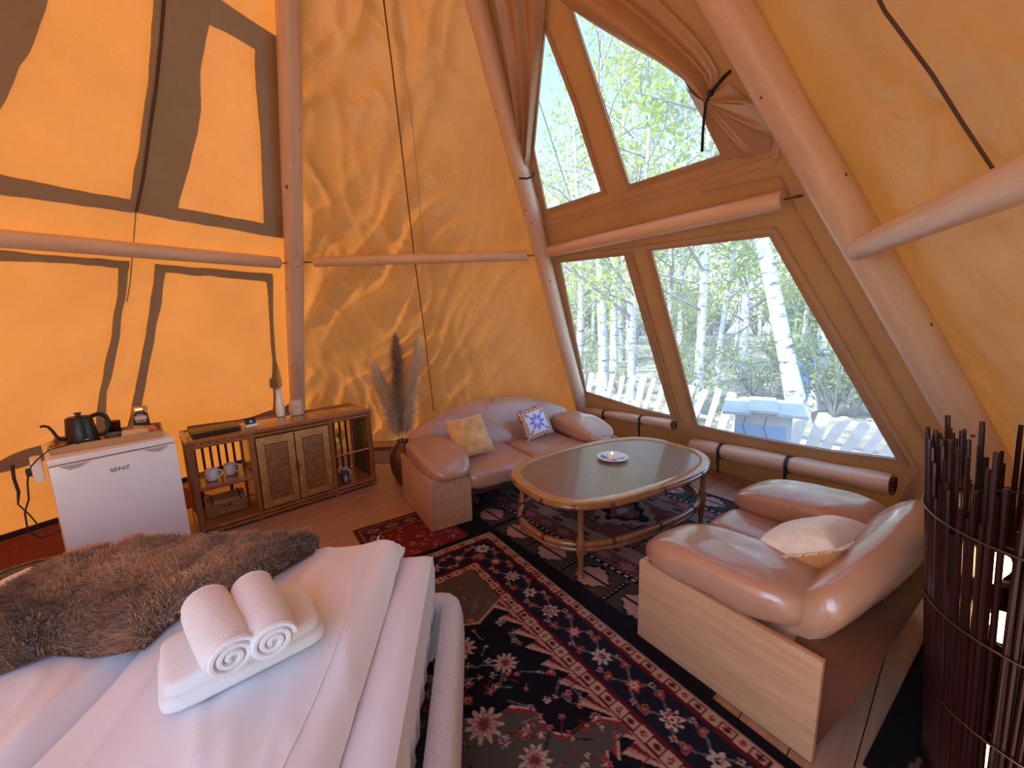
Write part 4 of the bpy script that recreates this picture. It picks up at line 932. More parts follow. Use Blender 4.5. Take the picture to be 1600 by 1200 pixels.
for i, (x, y, z, rz, m_, lab) in enumerate(((0.385, 0.23, 0.030, 0.3, 'paper_red', 'red sachet leaning on the tray by the bowl'), (0.43, 0.245, 0.034, -0.3, 'paper_gold', 'golden tea sachet in the middle of the tray'), (0.475, 0.235, 0.030, 0.5, 'paper_red', 'red sachet nearest to the right rim of the tray'),
                                          (0.42, 0.185, 0.026, 0.1, 'paper_cream', 'cream paper sachet at the front of the tray'), (0.365, 0.175, 0.028, -0.2, 'paper_cream', 'cream paper sachet beside the kettle'))):
    mb = MB(); mb.grid(lambda u, v: ((u-.5)*0.075, (v-.5)*0.055, 0.004*math.sin(PI*u)*math.sin(PI*v)+0.0015), 8, 6); mb.grid(lambda u, v: ((u-.5)*0.075, (v-.5)*0.055, -0.003*math.sin(PI*u)*math.sin(PI*v)+0.0015), 8, 6)
    o = mb.build('tea_sachet', m_); o.location = on_fr(x, y, TB+z); o.rotation_euler = (0.75, 0.15, FA+rz); tag(o, lab, 'sachet', 'sachets on the tray')
# power lead beside the fridge
so = thing('power_socket', 'white socket block with a black plug left of the fridge', 'socket', on_fr(-0.035, 0.28, 0.70), FA)
mb = MB(); mb.box((0, 0, 0.05), (0.045, 0.16, 0.13), 0.012); mb.build('socket_block', 'white_enamel', so)
mb = MB(); mb.box((-0.030, -0.05, 0.05), (0.030, 0.035, 0.045), 0.008); mb.build('plug', 'black', so)
cb = MB(); p0 = Vector(on_fr(0.17, 0.165, TB+0.010)); P = [p0, Vector(on_fr(0.12, 0.10, TB+0.046)), Vector(on_fr(0.02, 0.04, TB+0.045)), Vector(on_fr(-0.03, 0.10, TB-0.01)), Vector(on_fr(-0.055, 0.2, TB-0.06)), Vector(on_fr(-0.06, 0.225, TB-0.09))]
cb.tube(P, 0.0035, 6); tag(cb.build('kettle_cable', 'black'), 'black kettle lead running over the fridge edge to the socket', 'cable')
cb = MB(); base_c = Vector(on_fr(-0.07, 0.24, 0.745))
L = [(0, 0, 0), (-.012, 0, -.06), (-.02, 0, -.15), (-.045, 0.0, -.22), (-.05, 0, -.33), (-.015, 0, -.39), (.04, 0, -.395), (.09, 0, -.38)]
cb.tube([base_c+Vector((fx2.x*a+fy2.x*b, fx2.y*a+fy2.y*b, c)) for a, b, c in L], 0.0045, 6)
tag(cb.build('looped_cable', 'black'), 'black looped cable hanging beside the fridge from the socket', 'cable')
cb = MB(); L = [(-.05, 0.02, .06), (-.055, 0.02, -.02), (-.05, 0.02, -.10), (-.062, 0.02, -.17), (-.03, 0.02, -.25), (-.012, 0.02, -.31), (-.014, 0.02, -.34)]
cb.tube([base_c+Vector((fx2.x*a+fy2.x*b, fx2.y*a+fy2.y*b, c)) for a, b, c in L], [0.008, 0.008, 0.008, 0.004, 0.004, 0.004, 0.005], 6)
tag(cb.build('hanging_strap', 'black'), 'black strap with a loose end hanging left of the socket', 'strap')

# ================================================================== BED
BO = Vector((-0.250, 1.690)); BA = math.atan2(-0.0845, -0.9964)          # local x runs left, local y runs towards the viewer
bx_, by_ = Vector((math.cos(BA), math.sin(BA))), Vector((-math.sin(BA), math.cos(BA)))
def bloc(p): d = Vector(p).to_2d()-BO; return Vector((d.dot(bx_), d.dot(by_)))
BW, BL = 1.96, 2.15
bed = thing('bed_frame', 'low bed frame with a rounded ivory boucle rail beside the rug', 'bed', (BO.x, BO.y, 0), BA)
def rail(pts, r1, r2, zc):
    mb = MB(); vs = []; K = 16; n = len(pts)
    for i, (x, y) in enumerate(pts):
        a = Vector(pts[i-1] if i else pts[i]); b = Vector(pts[min(i+1, n-1)]); t = (b-a).normalized(); nn = Vector((-t.y, t.x))
        for k in range(K):
            q = 2*PI*k/K; ox, oz = sup(math.cos(q), 0.55)*r1, sup(math.sin(q), 0.6)*r2
            vs.append((x+nn.x*ox, y+nn.y*ox, zc+oz))
    mb.add(vs, [(i*K+k, i*K+(k+1) % K, (i+1)*K+(k+1) % K, (i+1)*K+k) for i in range(n-1) for k in range(K)]+[tuple(range(K)), tuple(range((n-1)*K, n*K))])
    return mb
rc_ = 0.05
path = [(rc_, BL-0.02)]+[(rc_, BL*(1-f)) for f in (.25, .5, .75, .9)]+[(rc_, 0.10), (rc_+0.006, 0.075), (rc_+0.025, 0.055), (rc_+0.055, 0.05)]+[(BW*f, 0.05) for f in (.2, .4, .6, .8)]+[(BW-rc_-0.055, 0.05), (BW-rc_-0.02, 0.06), (BW-rc_, 0.10)]+[(BW-rc_, BL*f) for f in (.3, .6, .99)]
rail(path, 0.052, 0.155, 0.172).build('upholstered_rail', 'boucle', bed, True, True, 60)
for x, y in ((0.12, 0.12), (BW-0.12, 0.12), (0.12, BL-0.12), (BW-0.12, BL-0.12)):
    mb = MB(); mb.lathe([(0.02, 0), (0.024, 0.06)], 12, (x, y, 0)); mb.build('leg', 'slat', bed)
MZ = 0.535
mt = thing('mattress', 'mattress in a white fitted sheet on the boucle bed frame', 'mattress', (BO.x, BO.y, 0), BA)
def mat_fn(p):
    p.z += 0.004*nz(p.x*5, p.y*5)
    if abs(p.z) < 0.13: s = 1+0.010*nz(p.x*14, p.y*14, p.z*3); p.x *= s
    return p
mx0, mx1, my0, my1 = 0.125, 1.83, 0.03, 2.10
mb = MB(); NX, NY = 50, 60
def m_top(u, v):
    x, y = mx0+(mx1-mx0)*u, my0+(my1-my0)*v; e = min(x-mx0, mx1-x, y-my0, my1-y)
    return (x, y, MZ-0.03*max(0, 1-e/0.035)**2+0.003*nz(x*6, y*6))
mb.grid(m_top, NX, NY)
per = [(mx0+(mx1-mx0)*i/60, my0) for i in range(60)]+[(mx1, my0+(my1-my0)*i/70) for i in range(70)]+[(mx1-(mx1-mx0)*i/60, my1) for i in range(60)]+[(mx0, my1-(my1-my0)*i/110) for i in range(110)]
vs = []; n = len(per)
for j, z in enumerate((MZ-0.028, MZ-0.06, 0.43, 0.36, 0.29, 0.24)):
    for i, (x, y) in enumerate(per):
        cx_, cy_ = (mx0+mx1)/2, (my0+my1)/2; w = 0.006*math.sin(i*1.15+0.9*j+3*nz(i*.13, j*.3))*min(1, j/2)-0.004*j*0.2
        dx = -1 if abs(x-mx0) < 1e-6 else (1 if abs(x-mx1) < 1e-6 else 0); dy = -1 if abs(y-my0) < 1e-6 else (1 if abs(y-my1) < 1e-6 else 0)
        vs.append((x+dx*w, y+dy*w, z))
mb.add(vs, [(j*n+i, j*n+(i+1) % n, (j+1)*n+(i+1) % n, (j+1)*n+i) for j in range(5) for i in range(n)])
mb.build('fitted_sheet', 'sheet', mt, True, True, 60)
DZ = 0.600
def duvet_z(x, y):
    g = 0.010*nz(x*3.2, y*2.2, 2)+0.006*nz(x*8, y*4, 7)+0.020*math.exp(-7*abs(nz(x*3.4+y*1.4, y*0.9-x*.5, 31)))+0.010*math.exp(-8*abs(nz(x*6+y*2.0, y*1.6-x*.9, 77)))
    return DZ+g
def make_duvet(x0, x1, y0, y1, lab, stitched):
    th = thing('duvet', lab, 'duvet', (BO.x, BO.y, 0), BA, 'white duvets side by side on the bed')
    mb = MB()
    def fn(u, v):
        x, y = x0+(x1-x0)*u, y0+(y1-y0)*v; e = min(x-x0, x1-x, y-y0, y1-y); q = max(0, 1-e/0.07)
        return (x, y, duvet_z(x, y)-0.055*q**2.2)
    mb.grid(fn, 70, 110)
    def fb(u, v): x, y = x0+(x1-x0)*u, y0+(y1-y0)*v; return (x, y, MZ+0.004)
    mb.grid(fb, 10, 16)
    d = mb.build('cover', 'linen', th, True, False, 180)
    if stitched:
        pts = [(x0+0.10+0.008*nz(y*2, 1), y, duvet_z(x0+0.10, y)+0.001) for y in [y0+0.03+(y1-y0-0.06)*i/50 for i in range(51)]]
        s = MB(); s.tube(pts, 0.0022, 5); s.build('stitched_edge', 'linen', d)
make_duvet(0.245, 0.945, 0.015, 2.08, 'white duvet nearest the rug, with the towels on it', True)
make_duvet(0.940, 1.76, 0.015, 2.08, 'white duvet on the far left half of the bed', False)
# ---- folded towels
def soft_box(name, mat, parent, d, e=0.28, seed=0):
    def fn(p): p.z += 0.006*nz(p.x*9, p.y*9, seed); p.x += 0.004*nz(p.y*14, p.z*14, seed+3); return p
    return puffy((0, 0, d[2]/2), d, e, 36, fn).build(name, mat, parent, True, True, 180)
zt = 0.622
tb_, tr_, tl_ = at_z(258, 1128, zt), at_z(508, 1000, zt), at_z(250, 1010, zt+0.06)
tang = math.atan2(tr_.y-tb_.y, tr_.x-tb_.x); tl = (tr_-tb_).length
tn = Vector((-math.sin(tang), math.cos(tang)))
tc = (tb_+tr_).to_2d()/2+tn*0.115
big = thing('bath_towel', 'large folded white bath towel lying on the duvet', 'towel', (tc.x, tc.y, 0.617), tang, 'white towels on the bed')
soft_box('towel_fold', 'towel', big, (tl+0.02, 0.235, 0.050), 0.26, 1)
o = soft_box('towel_fold', 'towel', big, (tl, 0.225, 0.050), 0.26, 2); o.location = (0.0, 0.004, 0.036)
def towel_roll(p_back, p_front, r, label):
    zc = 0.617+0.082+r
    a, b = at_z(*p_back, zc), at_z(*p_front, zc); d = (b-a).to_2d(); L = 0.285; d.normalize(); mid = (a+b).to_2d()/2
    th = thing('hand_towel', label, 'towel', (mid.x, mid.y, zc), math.atan2(d.y, d.x), 'white towels on the bed')
    vs = []; K = 32; N = 20
    for i in range(N+1):
        t = i/N*2-1; k_ = (1-abs(t)**14)**0.5 if abs(t) < 1 else 0; k_ = max(k_, 0.90)
        for k in range(K):
            q = 2*PI*k/K; rr = r*k_*(1+0.03*nz(math.cos(q)*2, math.sin(q)*2, t*2)); vs.append((t*L/2, rr*1.08*math.cos(q), rr*0.95*math.sin(q)))
    mb = MB(); mb.add(vs, [(i*K+k, i*K+(k+1) % K, (i+1)*K+(k+1) % K, (i+1)*K+k) for i in range(N) for k in range(K)]+[tuple(range(K)), tuple(range(N*K, N*K+K))]); mb.build('rolled_body', 'towel', th, True, True, 60)
    for s in (-1, 1):
        pts = []
        for i in range(60):
            q = i*0.28; rr = r*(0.90-0.80*i/60); pts.append((s*(L/2+0.003), rr*1.05*math.cos(q), rr*0.92*math.sin(q)))
        mb = MB(); mb.tube(pts, [0.0075]*60, 6); mb.build('rolled_edge', 'towel', th)
    return th
towel_roll((318, 940), (365, 1030), 0.056, 'rolled white hand towel nearer the camera on the folded bath towel')
towel_roll((393, 922), (425, 995), 0.054, 'rolled white hand towel farther right on the folded bath towel')
# ---- fur throw
FUR_PX = [(497, 836), (480, 820), (448, 814), (385, 826), (301, 836), (210, 852), (122, 874), (63, 901), (0, 938), (-90, 985), (-120, 1060), (0, 1048), (80, 1016), (154, 1020), (224, 1010), (262, 975), (290, 955), (345, 930), (413, 905), (455, 876), (490, 858)]
FZ = 0.640
FP2 = [at_z(x, y, FZ).to_2d() for x, y in FUR_PX]
fur = thing('fur_throw', 'shaggy brown fur throw draped across the far side of the bed', 'throw', (BO.x, BO.y, 0), BA)
FPL = [bloc(p) for p in FP2]
def edge_dist(p, poly):
    best = 9
    for i in range(len(poly)):
        a, b = Vector(poly[i]), Vector(poly[(i+1) % len(poly)]); ab = b-a; t = max(0, min(1, (p-a).dot(ab)/ab.length_squared)); best = min(best, (p-(a+ab*t)).length)
    return best
def fur_z(x, y):
    base_ = duvet_z(x, y) if y > 0.04 else DZ-max(0, 0.04-y)*1.5
    return base_+0.010
xs = [p.x for p in FPL]; ys = [p.y for p in FPL]
pts = []; edges = []
dens = []
for i in range(len(FPL)):
    a, b = FPL[i], FPL[(i+1) % len(FPL)]; m = max(1, int((b-a).length/0.03))
    for j in range(m): dens.append(a.lerp(b, j/m))
pts = list(dens); edges = [(i, (i+1) % len(dens)) for i in range(len(dens))]
y = min(ys)
while y < max(ys):
    x = min(xs)
    while x < max(xs):
        p = Vector((x, y))
        if inside(p, FPL) and edge_dist(p, FPL) > 0.012: pts.append(p)
        x += 0.03
    y += 0.03
r = geometry.delaunay_2d_cdt(pts, edges, [], 1, 1e-5)
hv = [(p.x, p.y, fur_z(p.x, p.y)+0.045*min(1, edge_dist(p, FPL)/0.07)**0.6) for p in r[0]]
hf = [tuple(f) for f in r[2] if inside(sum((r[0][i] for i in f), Vector((0, 0)))/3, FPL)]
mb = MB(); mb.add(hv, hf); hide = mb.build('hide', 'hide', fur, True, True, 180)
rng = np.random.default_rng(5)
tri = np.array(hf); V = np.array(hv); ar = np.linalg.norm(np.cross(V[tri[:, 1]]-V[tri[:, 0]], V[tri[:, 2]]-V[tri[:, 0]]), axis=1)
NSTR = 85000
ti = rng.choice(len(tri), NSTR, p=ar/ar.sum()); uv = rng.random((NSTR, 2)); fl_ = uv.sum(1) > 1; uv[fl_] = 1-uv[fl_]
P0 = V[tri[ti, 0]]+(V[tri[ti, 1]]-V[tri[ti, 0]])*uv[:, :1]+(V[tri[ti, 2]]-V[tri[ti, 0]])*uv[:, 1:]
# tufts lean in slowly changing directions
gx = np.array([nz(p[0]*5, p[1]*5, 11) for p in P0]); gy = np.array([nz(p[0]*5, p[1]*5, 23) for p in P0]); cl = np.array([nz(p[0]*22, p[1]*22, 5) for p in P0]); tone = np.array([nz(p[0]*3.0, p[1]*3.0, 37) for p in P0])
lean = np.stack([0.9*gx+0.75*cl+0.2*rng.standard_normal(NSTR)+0.15, 0.9*gy-0.65*cl+0.2*rng.standard_normal(NSTR)+0.25, np.full(NSTR, 0.55)+0.2*rng.random(NSTR)], 1)
lean /= np.linalg.norm(lean, axis=1)[:, None]; Lh = 0.062*(0.7+0.5*rng.random(NSTR))[:, None]
side = np.cross(lean, np.array([0, 0, 1.0])); side /= (np.linalg.norm(side, axis=1)[:, None]+1e-9); ca_ = rng.random(NSTR)*PI; 
side = side*np.cos(ca_)[:, None]+np.array([0, 0, 1.0])*np.sin(ca_)[:, None]*0.5
wd = 0.0016
P1 = P0+lean*Lh*0.55+np.array([0, 0, 0.004]); P2 = P0+lean*Lh*np.array([1.1, 1.1, 0.75])
VV = np.stack([P0-side*wd, P0+side*wd, P1-side*wd*.8, P1+side*wd*.8, P2], 1).reshape(-1, 3)
idx = np.arange(NSTR)*5
me = bpy.data.meshes.new('fur_pile'); me.vertices.add(len(VV)); me.vertices.foreach_set('co', VV.astype(np.float32).ravel())
fq = np.concatenate([np.stack([idx, idx+1, idx+3], 1), np.stack([idx, idx+3, idx+2], 1), np.stack([idx+2, idx+3, idx+4], 1)])
me.loops.add(len(fq)*3); me.loops.foreach_set('vertex_index', fq.ravel().astype(np.int32)); me.polygons.add(len(fq)); me.polygons.foreach_set('loop_start', (np.arange(len(fq))*3).astype(np.int32)); me.update(); me.validate()
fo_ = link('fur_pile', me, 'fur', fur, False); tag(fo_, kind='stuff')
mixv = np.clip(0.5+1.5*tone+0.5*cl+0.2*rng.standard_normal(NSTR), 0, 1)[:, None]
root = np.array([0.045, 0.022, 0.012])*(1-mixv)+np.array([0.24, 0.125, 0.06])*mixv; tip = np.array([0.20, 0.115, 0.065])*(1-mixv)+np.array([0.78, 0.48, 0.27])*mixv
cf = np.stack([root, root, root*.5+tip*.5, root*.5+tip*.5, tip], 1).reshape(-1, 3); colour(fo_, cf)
# ---- woven basket beside the bed
bp = at_z(22, 900, 0.40)
bk = thing('woven_basket', 'round seagrass basket with a lid between the bed and the fridge', 'basket', (bp.x, bp.y+0.02, 0), 0)
bw_ = MB()
for i in range(26):
    z = 0.012+i*0.0145; rr = 0.165+0.035*math.sin(PI*i/26); bw_.tube([((rr+0.003*math.sin(k*2.1+PI*(i % 2)))*math.cos(2*PI*k/40), (rr+0.003*math.sin(k*2.1+PI*(i % 2)))*math.sin(2*PI*k/40), z) for k in range(40)], 0.0085, 5, closed=True)
tag(bw_.build('coiled_wall', 'basket', bk), kind='stuff')
bw_ = MB()
for i in range(12):
    rr = 0.014+i*0.0155; bw_.tube([(rr*math.cos(2*PI*k/36), rr*math.sin(2*PI*k/36), 0.40-0.0006*i*i+0.002*math.sin(k*1.9+i)) for k in range(36)], 0.0088, 5, closed=True)
tag(bw_.build('coiled_lid', 'basket', bk), kind='stuff')

# ================================================================== RUGS (woven patterns as dyed vertices)
class Paint:
    def __init__(s, na, nb, A, B, col): s.A = A; s.B = B; s.c = np.empty((na, nb, 3)); s.c[:] = col
    def put(s, mask, col): s.c[mask] = col
    def flower(s, a, b, r, cols, petals=8, rot=0):
        m = (abs(s.A-a) < r*1.1) & (abs(s.B-b) < r*1.1)
        if not m.any(): return
        da, db = s.A[m]-a, s.B[m]-b; rr = np.hypot(da, db); an = np.arctan2(db, da)+rot
        edge = r*(0.78+0.22*np.cos(petals*an)); c = s.c[m]
        c[rr < edge] = cols[0]; c[rr < edge*0.72] = cols[1]; c[rr < edge*0.40] = cols[2]
        if len(cols) > 3: c[rr < edge*0.18] = cols[3]
        s.c[m] = c
    def line(s, p, q, w, col):
        a0, b0 = p; a1, b1 = q; L2 = (a1-a0)**2+(b1-b0)**2
        m = (s.A > min(a0, a1)-w) & (s.A < max(a0, a1)+w) & (s.B > min(b0, b1)-w) & (s.B < max(b0, b1)+w)
        if not m.any(): return
        t = np.clip(((s.A[m]-a0)*(a1-a0)+(s.B[m]-b0)*(b1-b0))/L2, 0, 1); d = np.hypot(s.A[m]-a0-(a1-a0)*t, s.B[m]-b0-(b1-b0)*t)
        c = s.c[m]; c[d < w/2] = col; s.c[m] = c
def rug(name, origin, da, db, la, lb, step, z, thick, paintfn, label, bg_):
    na, nb = int(la/step)+1, int(lb/step)+1
    A, B = np.meshgrid(np.linspace(0, la, na), np.linspace(0, lb, nb), indexing='ij')
    pt = Paint(na, nb, A, B, bg_); paintfn(pt)
    me = bpy.data.meshes.new(name); X = A*da.x+B*db.x; Y = A*da.y+B*db.y
    Z = np.full_like(X, thick); V = np.stack([X, Y, Z], -1).reshape(-1, 3)
    i = np.arange(na*nb).reshape(na, nb); F = np.stack([i[:-1, :-1], i[1:, :-1], i[1:, 1:], i[:-1, 1:]], -1).reshape(-1, 4)
    if da.x*db.y-da.y*db.x < 0: F = F[:, ::-1]
    nv = len(V); cor = np.array([V[i[0, 0]], V[i[-1, 0]], V[i[-1, -1]], V[i[0, -1]]]); low = cor.copy(); low[:, 2] = 0
    V2 = np.concatenate([V, low]); 
    me.vertices.add(len(V2)); me.vertices.foreach_set('co', V2.astype(np.float32).ravel())
    cid = [i[0, 0], i[-1, 0], i[-1, -1], i[0, -1]]; S = [[cid[k], cid[(k+1) % 4], nv+(k+1) % 4, nv+k] for k in range(4)]
    F = np.concatenate([F, np.array(S)]); me.loops.add(len(F)*4); me.loops.foreach_set('vertex_index', F.ravel().astype(np.int32)); me.polygons.add(len(F)); me.polygons.foreach_set('loop_start', (np.arange(len(F))*4).astype(np.int32)); me.update(); me.validate()
    o = link(name, me, 'vcol', None, False); o.location = (origin.x, origin.y, z)
    colour(o, np.concatenate([pt.c.reshape(-1, 3), np.tile(np.array(bg_), (4, 1))])); tag(o, label, 'rug', 'patterned rugs on the floor'); return o
BLK, NAV, BEI, ROS, RED, GRY, TEA, PNK, CRM = [np.array(c) for c in ((.006, .006, .010), (.010, .011, .022), (.36, .25, .19), (.30, .11, .09), (.10, .012, .016), (.060, .052, .046), (.10, .12, .12), (.33, .17, .14), (.46, .38, .33))]
rA = random.Random(3)
def paint_a(p):
    A, B = p.A, p.B; LA, LB = A.max(), B.max()
    d = np.minimum(np.minimum(A, LA-A), np.minimum(B, LB-B))
    along = np.where((np.minimum(B, LB-B) <= np.minimum(A, LA-A)), A, B)
    # guards
    for lo, hi in ((0.048, 0.110), (0.305, 0.372)):
        g = (d >= lo) & (d < hi); p.put(g, BEI); t = (d-(lo+hi)/2)/(hi-lo)*2; s = (along % 0.115)/0.115*2-1
        p.put(g & (abs(t) > 0.80), RED); p.put(g & (abs(t) > 0.92), BLK)
        sq = g & (np.maximum(abs(s*1.55), abs(t*1.25)) < 0.85); p.put(sq, RED*0.6); p.put(g & (np.maximum(abs(s*1.55), abs(t*1.25)) < 0.66), BEI*0.95)
        p.put(g & (abs(s*1.55)+abs(t*1.1) < 0.52), RED*1.3); p.put(g & (abs(s*1.55)+abs(t*1.1) < 0.22), BLK)
        s2 = ((along+0.0575) % 0.115)/0.115*2-1
        p.put(g & (abs(s2*2.2)+abs(t) < 0.52), RED*1.5); p.put(g & (abs(s2*2.2)+abs(t) < 0.2), PNK)
    # main border
    mbd = (d >= 0.110) & (d < 0.305); p.put(mbd, NAV); p.put(mbd & (abs(d-0.207) > 0.088), RED*0.7)
    wavy = 0.207+0.055*np.sin(along*2*PI/0.36); p.put(mbd & (abs(d-wavy) < 0.0055), TEA)
    wavy2 = 0.207-0.055*np.sin(along*2*PI/0.36); p.put(mbd & (abs(d-wavy2) < 0.0045), TEA*0.9)
    def border_flowers(fn, L):
        k = 0; t = 0.20
        while t < L-0.1:
            a_, b_ = fn(t, 0.207); r = 0.048 if k % 2 == 0 else 0.040
            p.flower(a_, b_, r, [(CRM, RED, CRM, NAV), (RED*2.2, PNK, CRM, RED)][k % 2] if k % 3 else (CRM*.9, CRM*.7, NAV, PNK), 8 if k % 2 == 0 else 6, k)
            for sg in (-1, 1):
                a2, b2 = fn(t+0.09, 0.207+sg*0.052); p.flower(a2, b2, 0.026, (ROS*.8, RED, PNK), 3, k*1.3+sg)
                a3, b3 = fn(t+0.045, 0.207-sg*0.06); p.flower(a3, b3, 0.016, (CRM*.7, ROS, BLK), 4, k)
            k += 1; t += 0.18
    border_flowers(lambda t, o_: (t, o_), LA); border_flowers(lambda t, o_: (o_, t), LB)
    # field: grey corner, black stepped field, grey medallion
    f = d >= 0.372; p.put(f, BLK)
    step = 0.37+np.floor(np.maximum(0, (B-0.37))/0.085)*0.0
    corner = f & (A-0.37+ (B-0.37)*(-0.28) < 0.36) & (B > 0.37); 
    cut = A-0.37 < 0.40-0.05*np.abs(((B*9) % 2)-1)+np.minimum(0, (B-0.45)*0.8)
    corner = f & cut; p.put(corner, GRY*1.25)
    edgec = f & (abs(A-0.37-(0.40-0.05*np.abs(((B*9) % 2)-1)+np.minimum(0, (B-0.45)*0.8))) < 0.007); p.put(edgec, BEI)
    # stepped teeth along the right side
    tt = (A % 0.115)/0.115; tooth = f & (~corner) & (B-0.372 < 0.075*(1-tt)); p.put(tooth, PNK*.9); p.put(f & ~corner & (abs(B-0.372-0.075*(1-tt)) < 0.009), BEI); p.put(tooth & (B-0.372 < 0.045*(1-tt)), RED); p.put(tooth & (B-0.372 < 0.020*(1-tt)), PNK)
    # medallion
    ma, mb_ = 1.55, 0.98; lob = np.abs(A-ma)/0.52+np.abs(B-mb_)/0.55; lob = lob+0.06*np.sign(np.sin(A*28))+0.05*np.sign(np.sin(B*26)); med = f & (lob < 1.0)
    p.put(f & (lob < 1.06), BEI*1.1); p.put(f & (lob < 1.035), RED*2); p.put(med, GRY*1.1)
    for k in range(230):
        a_, b_ = rA.uniform(0.4, LA-0.4), rA.uniform(0.42, LB-0.4); r = rA.choice((0.012, 0.015, 0.018, 0.024))
        l = abs(a_-ma)/0.52+abs(b_-mb_)/0.55
        cs = rA.choice(((CRM*.8, GRY, CRM*.5), (PNK, RED, CRM), (RED*2.4, PNK, RED), (ROS, RED*1.5, BEI), (TEA*1.5, BLK, TEA)))
        a2, b2 = a_+rA.uniform(-.09, .09), b_+rA.uniform(-.09, .09)
        p.line((a_, b_), (a2, b2), 0.006, TEA if l > 1 else BLK*1.5) if k % 2 else p.line((a_, b_), (a2, b2), 0.006, RED*1.4)
        p.flower(a_, b_, r, cs, rA.choice((3, 4, 5, 8)), rA.uniform(0, 6))
    for a_, b_, r in ((1.235, 0.80, 0.075), (0.86, 0.70, 0.07), (1.05, 0.58, 0.055), (1.45, 0.72, 0.06), (1.62, 0.92, 0.08), (1.30, 1.05, 0.06), (0.60, 0.62, 0.04), (0.95, 0.92, 0.06), (0.55, 0.85, 0.045), (1.75, 0.60, 0.05)):
        p.flower(a_, b_, r, (CRM*.85, PNK*.9, RED*1.6, GRY), 11, 0.4)
    p.put(d < 0.048, BLK); p.put((d < 0.052) & (d > 0.046), BEI*.5)
DA, DB = Vector((0.563, -0.826)), Vector((-0.826, -0.563))
rug('oriental_rug', Vector((-0.175, 2.78)), DA, DB, 2.45, 1.85, 0.0062, 0.0105, 0.008, paint_a, 'black and beige floral oriental rug beside the bed', BLK)
def paint_b(p):
    A, B = p.A, p.B-0.17; LA, LB = A.max(), B.max(); d = np.minimum(np.minimum(A, LA-A), np.minimum(B, LB-B))
    al = np.where(np.minimum(B, LB-B) <= np.minimum(A, LA-A), A, B)
    p.c[:] = np.array((.055, .045, .036))
    # serrated leaves in the outer border
    p.put(d < 0.02, BLK*1.5); bd = (d < 0.27) & (d > 0.02); s = (al % 0.34)/0.34; saw = 0.018*np.abs(((al*45) % 2)-1)
    leaf = bd & (np.abs(d-0.135) < (0.105*np.sin(PI*np.clip(s*1.35, 0, 1))*(s < 0.74)-saw)); p.put(bd & (np.abs(d-0.135) < (0.125*np.sin(PI*np.clip(s*1.35, 0, 1))*(s < 0.74)-saw*.6)), BLK*1.3); p.put(leaf, np.array((.40, .24, .20)))
    p.put(leaf & (np.abs(d-0.135) < 0.010), BLK); p.put(bd & (np.abs(s-0.87) < 0.05) & (np.abs(d-0.135) < 0.11), BLK); p.put(bd & (np.abs(s-0.87) < 0.012) & ((d*60) % 2 < 1), BEI)
    ln = (d > 0.27) & (d < 0.305); p.put(ln, BLK); p.put((d > 0.28) & (d < 0.295) & ((al*38) % 2 < 1.0), CRM)
    b2 = (d > 0.305) & (d < 0.43); p.put(b2, np.array((.13, .040, .042))); p.put(b2 & (np.abs(((al*11) % 2)-1)+np.abs(d-0.367)*18 < 0.75), np.array((.26, .12, .11))); p.put(b2 & ((al*64) % 2 < 0.7) & ((d*70) % 2 < 0.8), BEI*.8)
    b3 = (d > 0.43) & (d < 0.55); p.put(b3, np.array((.27, .19, .155))); hook = (np.abs(((al*7.5) % 2)-1) < 0.35) & (np.abs(((d-.43)*25) % 2-1) < 0.45); p.put(b3 & hook, np.array((.09, .035, .035)))
    f = d > 0.55; p.put(f, np.array((.15, .060, .058)))
    for k in range(70):
        a_, b_ = rA.uniform(0.5, LA-.5), rA.uniform(0.5, LB-.5); r = rA.choice((0.025, 0.04, 0.06)); m = np.maximum(abs(A-a_), abs(B-b_))
        p.put(f & (m < r), BLK*2); p.put(f & (m < r*.75), np.array((.26, .17, .14))); p.put(f & (m < r*.5), rA.choice((RED*1.2, NAV, np.array((.14, .06, .06)))))
    for a_, b_ in ((0.85, 0.85), (1.45, 0.95)):
        m = np.abs(A-a_)/0.33+np.abs(B-b_)/0.28+0.05*np.sign(np.sin(A*60)); p.put(f & (m < 1), np.array((.28, .20, .16))); p.put(f & (m < 0.72), NAV); p.put(f & (m < 0.5), np.array((.18, .07, .065))); p.put(f & (m < 0.2), CRM*.7)
DB2, EB2 = Vector((0.62, -0.785)).normalized(), Vector((0.785, 0.62)).normalized()
rug('kilim_rug', Vector((-0.079, 3.11))-DB2*0.78-EB2*0.46, DB2, EB2, 2.65, 1.92, 0.0085, 0.0055, 0.005, paint_b, 'dusky pink tribal rug with serrated leaves under the coffee table', BLK)
def paint_c(p):
    A, B = p.A, p.B; LA, LB = A.max(), B.max(); d = np.minimum(np.minimum(A, LA-A), np.minimum(B, LB-B)); al = np.where(np.minimum(B, LB-B) <= np.minimum(A, LA-A), A, B)
    p.c[:] = np.array((.16, .018, .018)); p.put(d < 0.03, np.array((.10, .02, .02))); b = (d > 0.03) & (d < 0.16); p.put(b, np.array((.05, .025, .03)))
    for w, c in ((0.036, BEI), (0.052, RED*2), (0.15, BEI)): p.put(np.abs(d-w) < 0.005, c*.7)
    p.put(b & (np.abs(((al*14) % 2)-1)+np.abs(d-0.10)*22 < 0.8), BEI*.7); p.put(b & (np.abs(((al*14) % 2)-1)+np.abs(d-0.10)*22 < 0.4), RED*2)
    for k in range(160): p.flower(rA.uniform(.18, LA-.18), rA.uniform(.18, LB-.18), rA.choice((.012, .02, .03)), rA.choice(((BEI*.8, RED, PNK), (NAV, PNK, RED), (BEI*.6, NAV, RED*2))), rA.choice((4, 5, 8)))
